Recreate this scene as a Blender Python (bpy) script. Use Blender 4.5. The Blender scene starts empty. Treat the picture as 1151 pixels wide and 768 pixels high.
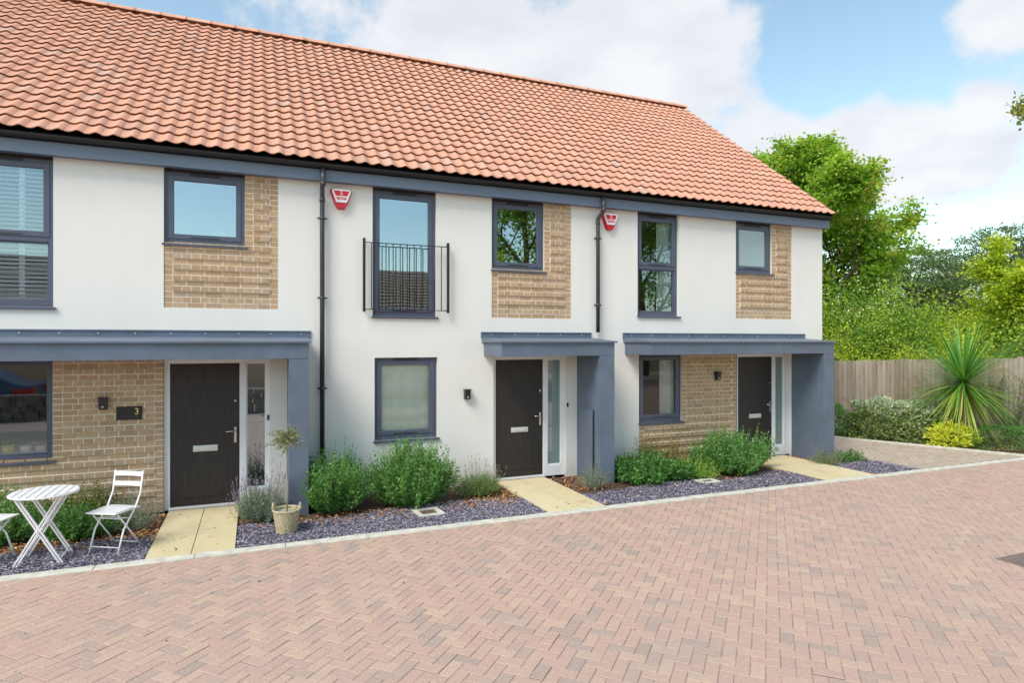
import bpy, bmesh, math, random
import numpy as np
from mathutils import Vector, Matrix
R = math.radians
random.seed(7); rng = np.random.default_rng(7)
scene = bpy.context.scene
col = scene.collection

# ------------------------------------------------------------------ camera
TH = math.atan(700/1695)
cd = bpy.data.cameras.new('camera'); cam = bpy.data.objects.new('camera', cd); col.objects.link(cam)
cd.sensor_width = 36; cd.lens = 700/1151*36; cd.clip_end = 2000; cd.clip_start = 0.05
cam.location = (0, -9.59, 2.31); cam.rotation_euler = (R(90), 0, -TH)
scene.camera = cam

# ------------------------------------------------------------------ light
SUN_EL, SUN_AZ = 50.0, 238.0          # azimuth clockwise from +Y
w = bpy.data.worlds.new('World'); scene.world = w; w.use_nodes = True
nt = w.node_tree; N = nt.nodes; L = nt.links
N.clear()
out = N.new('ShaderNodeOutputWorld'); bg = N.new('ShaderNodeBackground'); L.new(bg.outputs[0], out.inputs[0])
sky = N.new('ShaderNodeTexSky'); sky.sky_type = 'NISHITA'; sky.sun_disc = False
sky.sun_elevation = R(SUN_EL); sky.sun_rotation = R(SUN_AZ); sky.altitude = 50; sky.air_density = 1.0; sky.dust_density = 0.6; sky.ozone_density = 1.5
bg.inputs[1].default_value = 0.112
tc = N.new('ShaderNodeTexCoord')
nrm = N.new('ShaderNodeVectorMath'); nrm.operation = 'NORMALIZE'; L.new(tc.outputs['Generated'], nrm.inputs[0])
def wmath(op, a, b=None, c=None, clamp=False):
    m = N.new('ShaderNodeMath'); m.operation = op; m.use_clamp = clamp
    for i, v in enumerate((a, b, c)):
        if v is None: continue
        if isinstance(v, (int, float)): m.inputs[i].default_value = v
        else: L.new(v, m.inputs[i])
    return m.outputs[0]
sp = N.new('ShaderNodeSeparateXYZ'); L.new(nrm.outputs[0], sp.inputs[0])
den = wmath('ADD', wmath('MAXIMUM', sp.outputs[2], 0.0), 0.16)
cb = N.new('ShaderNodeCombineXYZ'); L.new(wmath('DIVIDE', sp.outputs[0], den), cb.inputs[0]); L.new(wmath('DIVIDE', sp.outputs[1], den), cb.inputs[1])
n1 = N.new('ShaderNodeTexNoise'); n1.inputs['Scale'].default_value = 1.15; n1.inputs['Detail'].default_value = 9; n1.inputs['Roughness'].default_value = 0.55
n1.inputs['Distortion'].default_value = 0.25
mp = N.new('ShaderNodeMapping'); mp.inputs['Location'].default_value = (3.3, 1.2, 0.0); L.new(cb.outputs[0], mp.inputs[0]); L.new(mp.outputs[0], n1.inputs['Vector'])
n3 = N.new('ShaderNodeTexNoise'); n3.inputs['Scale'].default_value = 6.5; n3.inputs['Detail'].default_value = 10; n3.inputs['Roughness'].default_value = 0.6
L.new(nrm.outputs[0], n3.inputs['Vector'])
dens = wmath('ADD', wmath('MULTIPLY', n1.outputs[0], .42), wmath('MULTIPLY', n3.outputs[0], 1.4))
# banks of cloud (direction, radius, flattening, strength); negative strength = open sky
BANKS = [((.32,.84,.425), .30, 1.9, .36), ((.50,.76,.40), .2, 1.9, .34), ((.60,.72,.335), .13, 1.3, .24), ((.67,.69,.25), .12, 1.6, .36), ((.76,.60,.26), .14, 1.5, .36), ((.83,.51,.25), .13, 1.6, .36),
         ((.81,.45,.39), .08, 1.5, .26), ((.03,.89,.46), .10, 2.0, .18), ((.69,.62,.385), .11, 1.6, -.34), ((.632,.709,.318), .035, 1.0, -.14), ((.842,.522,.13), .16, 3.4, -.5), ((-.2,.88,.44), .16, 1.2, -.3), ((0,-.9,.25), .5, 1.0, -.16)]
for c_, r_, fl, st in BANKS:
    v1 = N.new('ShaderNodeVectorMath'); v1.operation = 'SUBTRACT'; L.new(nrm.outputs[0], v1.inputs[0]); v1.inputs[1].default_value = c_
    v2 = N.new('ShaderNodeVectorMath'); v2.operation = 'MULTIPLY'; L.new(v1.outputs[0], v2.inputs[0]); v2.inputs[1].default_value = (1, 1, fl)
    v3 = N.new('ShaderNodeVectorMath'); v3.operation = 'LENGTH'; L.new(v2.outputs[0], v3.inputs[0])
    f_ = N.new('ShaderNodeMapRange'); f_.interpolation_type = 'SMOOTHSTEP'; f_.inputs[1].default_value = r_*1.15; f_.inputs[2].default_value = r_*.25; f_.inputs[3].default_value = 0; f_.inputs[4].default_value = st
    L.new(v3.outputs['Value'], f_.inputs[0]); dens = wmath('ADD', dens, f_.outputs[0])
cr = N.new('ShaderNodeMapRange'); cr.interpolation_type = 'SMOOTHSTEP'; cr.inputs[1].default_value = 0.93; cr.inputs[2].default_value = 1.20
L.new(dens, cr.inputs[0])
n2 = N.new('ShaderNodeTexNoise'); n2.inputs['Scale'].default_value = 3.4; n2.inputs['Detail'].default_value = 8
L.new(mp.outputs[0], n2.inputs['Vector'])
cc = N.new('ShaderNodeMix'); cc.data_type = 'RGBA'; cc.inputs[6].default_value = (4.05, 4.15, 4.42, 1); cc.inputs[7].default_value = (4.8, 4.83, 4.95, 1)
ms = N.new('ShaderNodeMapRange'); ms.inputs[1].default_value = .35; ms.inputs[2].default_value = .62; L.new(n2.outputs[0], ms.inputs[0]); L.new(ms.outputs[0], cc.inputs[0])
sg = N.new('ShaderNodeMix'); sg.data_type = 'RGBA'; sg.blend_type = 'MULTIPLY'; sg.inputs[0].default_value = 1
L.new(sky.outputs[0], sg.inputs[6]); sg.inputs[7].default_value = (1.55, 1.5, 1.2, 1)
mx = N.new('ShaderNodeMix'); mx.data_type = 'RGBA'
L.new(wmath('MULTIPLY', cr.outputs[0], 0.93), mx.inputs[0]); L.new(sg.outputs[2], mx.inputs[6]); L.new(cc.outputs[2], mx.inputs[7])
L.new(mx.outputs[2], bg.inputs[0])

sd = bpy.data.lights.new('sun', 'SUN'); so = bpy.data.objects.new('sun', sd); col.objects.link(so)
sd.energy = 1.85; sd.angle = R(26); sd.color = (1, .935, .85)
az, el = R(SUN_AZ), R(SUN_EL)
sdir = Vector((math.sin(az)*math.cos(el), math.cos(az)*math.cos(el), math.sin(el)))
so.rotation_euler = sdir.to_track_quat('Z', 'Y').to_euler()
vs = scene.view_settings; vs.view_transform = 'Standard'; vs.look = 'None'; vs.gamma = 1; vs.use_curve_mapping = False; vs.exposure = 0.84
scene.cycles.max_bounces = 8; scene.cycles.transparent_max_bounces = 16

# ------------------------------------------------------------------ materials
def newmat(name):
    m = bpy.data.materials.new(name); m.use_nodes = True
    nt = m.node_tree; nt.nodes.clear()
    o = nt.nodes.new('ShaderNodeOutputMaterial'); b = nt.nodes.new('ShaderNodeBsdfPrincipled'); nt.links.new(b.outputs[0], o.inputs[0])
    return m, nt, b
def noise(nt, scale, detail=4, rough=.55, vec=None, stretch=None):
    n = nt.nodes.new('ShaderNodeTexNoise'); n.inputs['Scale'].default_value = scale; n.inputs['Detail'].default_value = detail; n.inputs['Roughness'].default_value = rough
    if vec is None:
        t = nt.nodes.new('ShaderNodeTexCoord'); vec = t.outputs['Object']
    if stretch:
        mp = nt.nodes.new('ShaderNodeMapping'); mp.inputs['Scale'].default_value = stretch; nt.links.new(vec, mp.inputs[0]); vec = mp.outputs[0]
    nt.links.new(vec, n.inputs['Vector']); return n.outputs[0]
def ramp(nt, fac, stops, interp='LINEAR'):
    r = nt.nodes.new('ShaderNodeValToRGB'); r.color_ramp.interpolation = interp
    e = r.color_ramp.elements
    while len(e) < len(stops): e.new(.5)
    for i, (p, c) in enumerate(stops): e[i].position = p; e[i].color = (*c, 1)
    nt.links.new(fac, r.inputs[0]); return r.outputs[0]
def mixc(nt, fac, a, b, mode='MIX'):
    m = nt.nodes.new('ShaderNodeMix'); m.data_type = 'RGBA'; m.blend_type = mode
    for s, v in ((0, fac), (6, a), (7, b)):
        if isinstance(v, (int, float)): m.inputs[s].default_value = v
        elif isinstance(v, tuple): m.inputs[s].default_value = (*v, 1)
        else: nt.links.new(v, m.inputs[s])
    return m.outputs[2]
def attr(nt, name='rnd'):
    a = nt.nodes.new('ShaderNodeAttribute'); a.attribute_name = name; return a.outputs['Fac']
def bump(nt, b, h, strength=.3, dist=.01):
    n = nt.nodes.new('ShaderNodeBump'); n.inputs['Strength'].default_value = strength; n.inputs['Distance'].default_value = dist
    nt.links.new(h, n.inputs['Height']); nt.links.new(n.outputs[0], b.inputs['Normal'])
def simple(name, c, rough=.5, var=.12, scale=6, metal=0, bmp=0, bscale=80, spec=.5, stretch=None):
    m, nt, b = newmat(name)
    f = noise(nt, scale, 5, stretch=stretch)
    lo = tuple(x*(1-var) for x in c); hi = tuple(min(1, x*(1+var)) for x in c)
    nt.links.new(ramp(nt, f, [(.3, lo), (.7, hi)]), b.inputs['Base Color'])
    b.inputs['Roughness'].default_value = rough; b.inputs['Metallic'].default_value = metal; b.inputs['Specular IOR Level'].default_value = spec
    if bmp: bump(nt, b, noise(nt, bscale, 3), bmp, .004)
    return m

M = {}
M['metal'] = simple('grey_blue_cladding', (.118, .150, .208), .45, .14, 3, bmp=.05, bscale=30)
M['frame'] = simple('anthracite_frame', (.085, .098, .145), .38, .06, 5)
M['fascia'] = simple('fascia_paint', (.14, .18, .25), .45, .08, 2, stretch=(.3, 1, 3))
M['gutter'] = simple('black_gutter', (.010, .010, .011), .5, .2, 6)
M['pipe'] = simple('black_pipe', (.045, .046, .053), .3, .2, 6)
M['iron'] = simple('black_iron', (.02, .02, .023), .4, .2, 6)
M['white'] = simple('white_upvc', (.8, .81, .84), .35, .03, 4)
M['whitepaint'] = simple('white_metal_paint', (.82, .81, .82), .45, .05, 20)
M['steel'] = simple('steel', (.62, .62, .62), .25, .05, 20, metal=1)
M['plate'] = simple('satin_plate', (.66, .66, .66), .45, .05, 20, metal=.3)
M['concrete'] = simple('concrete', (.58, .565, .48), .9, .2, 7, bmp=.3, bscale=120)
M['blind'] = simple('cream_fabric', (.93, .95, .84), .9, .06, 8)
M['shutter'] = simple('shutter_white', (.88, .88, .9), .5, .02, 8)
M['curtain'] = simple('curtain', (.66, .70, .66), .9, .06, 8)
M['room'] = simple('room_paint', (.42, .42, .40), .9, .05, 3)
M['dark'] = simple('dark_void', (.03, .03, .03), .9, .1, 3)
M['head_shade'] = simple('painted_head_shade', (.035,.028,.027), .6, .1, 5)  # dark colour standing in for the eaves shadow above the window frames
M['red'] = simple('alarm_red', (.62, .012, .03), .35, .04, 20)
M['signwhite'] = simple('alarm_white', (.82, .82, .82), .35, .03, 20)
M['gold'] = simple('gold_number', (.75, .66, .12), .35, .05, 20)
M['black'] = simple('black_sign', (.02, .02, .022), .3, .1, 20)
M['soil'] = simple('soil', (.09, .055, .035), 1, .45, 14, bmp=.8, bscale=60)
M['bark'] = simple('bark', (.13, .1, .075), .95, .4, 14, bmp=.8, bscale=40, stretch=(1, 1, .2))
M['palebark'] = simple('pale_bark', (.3, .27, .2), .95, .3, 20, bmp=.5, bscale=60, stretch=(1, 1, .3))
M['wickerpot'] = simple('yellow_pot', (.7, .62, .12), .5, .05, 10)
M['creampot'] = simple('cream_pot', (.72, .66, .55), .5, .05, 10)
def sand_mat():
    m, nt, b = newmat('joint_sand')
    c = ramp(nt, noise(nt, 30, 4), [(.3, (.23, .185, .15)), (.7, (.37, .30, .25))])
    c = mixc(nt, ramp(nt, noise(nt, 1.3, 6, .7), [(.52, (0, 0, 0)), (.66, (.5, .5, .5))]), c, (.16, .17, .09))
    nt.links.new(c, b.inputs['Base Color']); b.inputs['Roughness'].default_value = 1; return m
M['paving_sand'] = sand_mat()

def render_mat():
    m, nt, b = newmat('pale_render')
    f = noise(nt, .9, 6, .6); g = noise(nt, 2.5, 5, .6, stretch=(1.5, 1, .25))
    c = mixc(nt, .5, ramp(nt, f, [(.3, (.765, .745, .705)), (.7, (.80, .783, .748))]), ramp(nt, g, [(.3, (.745, .725, .68)), (.65, (.80, .783, .748))]))
    # rain-splash dirt low on the wall (a real mark, own shape)
    t = nt.nodes.new('ShaderNodeTexCoord'); s = nt.nodes.new('ShaderNodeSeparateXYZ'); nt.links.new(t.outputs['Object'], s.inputs[0])
    mr = nt.nodes.new('ShaderNodeMapRange'); mr.inputs[1].default_value = .42; mr.inputs[2].default_value = .02; nt.links.new(s.outputs[2], mr.inputs[0])
    mm = nt.nodes.new('ShaderNodeMath'); mm.operation = 'MULTIPLY'; nt.links.new(mr.outputs[0], mm.inputs[0]); nt.links.new(noise(nt, 7, 6, .7), mm.inputs[1])
    nt.links.new(mixc(nt, mm.outputs[0], c, (.5, .47, .4)), b.inputs['Base Color'])
    b.inputs['Roughness'].default_value = .92
    bump(nt, b, noise(nt, 260, 2), .25, .002); return m
M['render'] = render_mat()
def brick_mat():
    m, nt, b = newmat('buff_brick')
    c = ramp(nt, attr(nt), [(0, (.31, .19, .11)), (.2, (.41, .26, .15)), (.5, (.49, .322, .192)), (.8, (.56, .395, .25)), (.93, (.49, .38, .30)), (1, (.28, .185, .135))])
    c = mixc(nt, .55, c, ramp(nt, noise(nt, 60, 5, .7), [(.3, (.30, .19, .105)), (.5, (.49, .34, .205)), (.7, (.66, .49, .33))]))
    nt.links.new(c, b.inputs['Base Color']); b.inputs['Roughness'].default_value = .95
    bump(nt, b, noise(nt, 110, 4, .7), .6, .004); return m
M['brick'] = brick_mat()
M['mortar'] = simple('mortar', (.80, .72, .60), .95, .12, 30, bmp=.3)
def tile_mat():
    m, nt, b = newmat('clay_pantile')
    c = ramp(nt, attr(nt), [(0, (.44, .27, .20)), (.1, (.50, .25, .175)), (.3, (.56, .27, .175)), (.5, (.61, .31, .19)), (.7, (.61, .295, .195)), (.88, (.63, .38, .26)), (1, (.48, .35, .29))])
    f = noise(nt, 3.5, 6, .65); g = noise(nt, 22, 5, .7)
    c = mixc(nt, .35, c, ramp(nt, f, [(.3, (.52, .24, .155)), (.7, (.68, .36, .25))]))
    c = mixc(nt, .3, c, ramp(nt, g, [(.3, (.46, .22, .15)), (.55, (.62, .32, .22)), (.75, (.70, .45, .34))]))
    # grey-brown streaks where water runs down the troughs
    k = noise(nt, 5.0, 5, .6, stretch=(3.0, .35, .35))
    c = mixc(nt, ramp(nt, k, [(.55, (0, 0, 0)), (.72, (.4, .4, .4))]), c, (.42, .27, .20))
    nt.links.new(c, b.inputs['Base Color']); b.inputs['Roughness'].default_value = .75
    bump(nt, b, noise(nt, 90, 4, .6), .3, .004); return m
M['tile'] = tile_mat()
def paver_mat():
    m, nt, b = newmat('block_paving')
    c = ramp(nt, attr(nt), [(0, (.22, .205, .19)), (.08, (.28, .245, .22)), (.18, (.35, .26, .22)), (.3, (.46, .30, .24)), (.5, (.49, .32, .245)), (.65, (.51, .30, .245)), (.84, (.55, .38, .27)), (1, (.60, .44, .30))])
    c = mixc(nt, .24, c, (.51, .35, .275))
    f = noise(nt, .55, 5, .6); g = noise(nt, 45, 6, .75)
    c = mixc(nt, .42, c, ramp(nt, g, [(.28, (.25, .175, .14)), (.5, (.50, .345, .27)), (.72, (.74, .59, .49))]))
    c = mixc(nt, .22, c, ramp(nt, f, [(.35, (.40, .31, .265)), (.65, (.49, .32, .26))]))
    c = mixc(nt, .5, c, mixc(nt, 1, c, ramp(nt, noise(nt, 150, 2, .8), [(.35, (.62, .60, .58)), (.5, (1, 1, 1)), (.68, (1.35, 1.32, 1.3))]), 'MULTIPLY'))
    c = mixc(nt, ramp(nt, noise(nt, 1.1, 7, .7), [(.52, (0, 0, 0)), (.66, (.38, .38, .38))]), c, (.33, .29, .26))
    v = nt.nodes.new('ShaderNodeTexVoronoi'); v.inputs['Scale'].default_value = 2.6; t = nt.nodes.new('ShaderNodeTexCoord'); nt.links.new(t.outputs['Object'], v.inputs['Vector'])
    c = mixc(nt, ramp(nt, v.outputs['Distance'], [(.018, (.55, .55, .55)), (.03, (0, 0, 0))]), c, (.12, .1, .09))
    nt.links.new(c, b.inputs['Base Color']); b.inputs['Roughness'].default_value = .85
    bump(nt, b, g, .4, .003); return m
M['paver'] = paver_mat()
def buff_mat():
    m, nt, b = newmat('buff_drive')
    c = ramp(nt, attr(nt), [(0, (.36, .28, .21)), (.5, (.45, .35, .27)), (1, (.53, .42, .33))])
    c = mixc(nt, .4, c, ramp(nt, noise(nt, 50, 5, .7), [(.3, (.32, .26, .2)), (.7, (.55, .46, .38))]))
    nt.links.new(c, b.inputs['Base Color']); b.inputs['Roughness'].default_value = .9; return m
M['drive'] = buff_mat()
def slab_mat():
    m, nt, b = newmat('sandstone_slab')
    c = ramp(nt, attr(nt), [(0, (.60, .50, .28)), (1, (.70, .60, .37))])
    c = mixc(nt, .45, c, ramp(nt, noise(nt, 3, 7, .7), [(.3, (.56, .45, .24)), (.6, (.72, .62, .38))]))
    c = mixc(nt, ramp(nt, noise(nt, 1.7, 5, .6), [(.56, (0, 0, 0)), (.7, (.6, .6, .6))]), c, (.42, .30, .15))
    c = mixc(nt, .25, c, ramp(nt, noise(nt, 120, 3, .7), [(.3, (.42, .35, .22)), (.7, (.7, .6, .4))]))
    nt.links.new(c, b.inputs['Base Color']); b.inputs['Roughness'].default_value = .9
    bump(nt, b, noise(nt, 60, 4), .25, .003); return m
M['slab'] = slab_mat()
def rndmat(name, stops, rough=.7, trans=0, spec=.4):
    m, nt, b = newmat(name)
    c = ramp(nt, attr(nt), stops)
    nt.links.new(c, b.inputs['Base Color']); b.inputs['Roughness'].default_value = rough; b.inputs['Specular IOR Level'].default_value = spec
    if trans:
        tr = nt.nodes.new('ShaderNodeBsdfTranslucent'); nt.links.new(mixc(nt, 1, c, (1.25, 1.3, .7), 'MULTIPLY'), tr.inputs[0])
        ms = nt.nodes.new('ShaderNodeMixShader'); ms.inputs[0].default_value = trans
        o = [n for n in nt.nodes if n.type == 'OUTPUT_MATERIAL'][0]
        nt.links.new(b.outputs[0], ms.inputs[1]); nt.links.new(tr.outputs[0], ms.inputs[2]); nt.links.new(ms.outputs[0], o.inputs[0])
    return m
M['slate'] = rndmat('slate_chip', [(0, (.06, .052, .07)), (.35, (.19, .17, .215)), (.7, (.34, .31, .375)), (.92, (.50, .475, .53)), (1, (.66, .64, .68))], .55)
M['litter'] = rndmat('dead_leaf', [(0, (.2, .08, .03)), (.4, (.42, .16, .05)), (.7, (.55, .28, .1)), (1, (.6, .45, .25))], .8)
def leafm(name, a, b_, c_, trans=.3): return rndmat(name, [(0, a), (.5, b_), (1, c_)], .5, trans)
M['leaf_shrub'] = leafm('leaf_shrub', (.03, .12, .02), (.12, .31, .055), (.34, .52, .2))
M['leaf_deep'] = leafm('leaf_deep', (.03, .11, .02), (.08, .23, .04), (.17, .36, .08))
M['leaf_bright'] = leafm('leaf_bright', (.10, .24, .02), (.24, .44, .05), (.46, .60, .12))
M['leaf_mixed'] = rndmat('leaf_mixed', [(0, (.05, .11, .02)), (.45, (.16, .24, .05)), (.75, (.32, .30, .07)), (.88, (.25, .08, .05)), (1, (.14, .05, .06))], .6, .25)
M['leaf_silver'] = leafm('leaf_silver', (.12, .18, .11), (.22, .30, .20), (.38, .45, .36), .15)
M['leaf_lav'] = leafm('leaf_lav', (.09, .15, .05), (.18, .26, .11), (.3, .38, .2), .2)
M['leaf_olivegreen'] = leafm('leaf_olivegreen', (.07, .15, .03), (.17, .29, .07), (.33, .42, .15))
M['fl_purple'] = rndmat('flower_purple', [(0, (.14, .08, .16)), (.6, (.28, .18, .33)), (1, (.45, .32, .5))], .7)
M['fl_tan'] = rndmat('flower_tan', [(0, (.28, .16, .13)), (.6, (.42, .28, .24)), (1, (.55, .42, .36))], .8)
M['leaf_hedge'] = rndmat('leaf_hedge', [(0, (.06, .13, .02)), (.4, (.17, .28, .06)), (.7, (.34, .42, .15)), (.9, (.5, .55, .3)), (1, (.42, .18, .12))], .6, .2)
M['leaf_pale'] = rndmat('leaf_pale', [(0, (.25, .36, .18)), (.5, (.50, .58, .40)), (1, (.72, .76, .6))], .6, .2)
M['leaf_yellow'] = leafm('leaf_yellow', (.38, .48, .03), (.72, .74, .06), (.88, .86, .2), .3)
M['leaf_cord'] = rndmat('leaf_cord', [(0, (.04, .18, .03)), (.4, (.14, .36, .05)), (.75, (.38, .52, .08)), (1, (.68, .62, .22))], .4, .2)
M['leaf_dead'] = rndmat('leaf_dead', [(0, (.2, .12, .07)), (.6, (.38, .25, .15)), (1, (.5, .38, .24))], .8)
M['leaf_tree'] = rndmat('leaf_tree', [(0, (.08, .20, .02)), (.35, (.25, .42, .05)), (.75, (.46, .60, .09)), (.93, (.62, .68, .14)), (1, (.62, .34, .10))], .45, .5)
M['leaf_lime'] = leafm('leaf_lime', (.24, .38, .02), (.48, .58, .04), (.72, .74, .10), .4)
M['leaf_limegreen'] = leafm('leaf_limegreen', (.06, .16, .02), (.22, .38, .04), (.50, .60, .09), .35)
M['leaf_mixedtree'] = rndmat('leaf_mixedtree', [(0, (.1,.17,.02)), (.5, (.26,.34,.04)), (.85, (.5,.46,.08)), (1, (.45,.25,.06))], .5, .3)
M['needle'] = leafm('needle', (.05, .10, .03), (.11, .18, .055), (.20, .28, .09), .2)
M['leaf_olive'] = rndmat('leaf_olive', [(0, (.12, .16, .05)), (.6, (.28, .32, .12)), (.9, (.4, .42, .22)), (1, (.5, .25, .2))], .6, .2)
M['moss'] = simple('grey_moss', (.36, .36, .27), 1, .4, 60, bmp=.8)
M['wicker'] = simple('wicker', (.50, .42, .27), .8, .4, 45, bmp=.3, bscale=200)
def fence_mat():
    m, nt, b = newmat('weathered_board')
    c = ramp(nt, attr(nt), [(0, (.17, .115, .075)), (.3, (.33, .25, .18)), (.7, (.41, .34, .27)), (1, (.47, .425, .365))])
    c = mixc(nt, .5, c, ramp(nt, noise(nt, 9, 6, .7, stretch=(1, 1, .12)), [(.3, (.20, .15, .10)), (.5, (.33, .285, .23)), (.7, (.46, .42, .37))]))
    c = mixc(nt, ramp(nt, noise(nt, 2.2, 4, .6), [(.57, (0, 0, 0)), (.68, (.6, .6, .6))]), c, (.23, .14, .07))
    v = nt.nodes.new('ShaderNodeTexVoronoi'); v.inputs['Scale'].default_value = 3; t = nt.nodes.new('ShaderNodeTexCoord'); nt.links.new(t.outputs['Object'], v.inputs['Vector'])
    c = mixc(nt, ramp(nt, v.outputs['Distance'], [(.03, (.7, .7, .7)), (.08, (0, 0, 0))]), c, (.10, .065, .04))
    nt.links.new(c, b.inputs['Base Color']); b.inputs['Roughness'].default_value = .95; return m
M['fence'] = fence_mat()
def door_mat():
    m, nt, b = newmat('dark_woodgrain')
    f = noise(nt, 30, 6, .65, stretch=(2.2, 1, .12))
    nt.links.new(ramp(nt, f, [(.3, (.012, .0095, .0095)), (.7, (.036, .029, .028))]), b.inputs['Base Color'])
    b.inputs['Roughness'].default_value = .5; bump(nt, b, f, .4, .004); return m
M['door'] = door_mat()
def glass_mat(name, refl, tint=(1, 1, 1), frost=0, gl=(.93, .98, 1)):
    m = bpy.data.materials.new(name); m.use_nodes = True; nt = m.node_tree; nt.nodes.clear()
    o = nt.nodes.new('ShaderNodeOutputMaterial'); mx = nt.nodes.new('ShaderNodeMixShader')
    g = nt.nodes.new('ShaderNodeBsdfGlossy'); g.inputs['Roughness'].default_value = 0.0; g.inputs[0].default_value = (*gl, 1)
    n = noise(nt, 1.1, 1); bp = nt.nodes.new('ShaderNodeBump'); bp.inputs['Strength'].default_value = .12; bp.inputs['Distance'].default_value = .012
    nt.links.new(n, bp.inputs['Height']); nt.links.new(bp.outputs[0], g.inputs['Normal'])
    if frost:
        t = nt.nodes.new('ShaderNodeMixShader'); t.inputs[0].default_value = frost
        a = nt.nodes.new('ShaderNodeBsdfTransparent'); a.inputs[0].default_value = (*tint, 1)
        d = nt.nodes.new('ShaderNodeBsdfDiffuse'); d.inputs[0].default_value = (.30, .40, .39, 1)
        nt.links.new(a.outputs[0], t.inputs[1]); nt.links.new(d.outputs[0], t.inputs[2])
    else:
        t = nt.nodes.new('ShaderNodeBsdfTransparent'); t.inputs[0].default_value = (*tint, 1)
    fr = nt.nodes.new('ShaderNodeLayerWeight'); fr.inputs[0].default_value = .35
    mr = nt.nodes.new('ShaderNodeMapRange'); mr.inputs[3].default_value = refl; mr.inputs[4].default_value = 1; nt.links.new(fr.outputs['Fresnel'], mr.inputs[0])
    nt.links.new(mr.outputs[0], mx.inputs[0]); nt.links.new(t.outputs[0], mx.inputs[1]); nt.links.new(g.outputs[0], mx.inputs[2]); nt.links.new(mx.outputs[0], o.inputs[0])
    return m
M['glass'] = glass_mat('coated_glass', .42, (.82, .9, .88), gl=(.76, .90, 1))
M['glass_clear'] = glass_mat('clear_glass', .05, (.98, 1, .985))
M['glass_half'] = glass_mat('half_reflecting_glass', .2, (.95, 1, 1), gl=(.75, .9, 1))
M['glass_frost'] = glass_mat('frosted_glass', .14, (.8, .9, .88), frost=.7)

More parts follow.
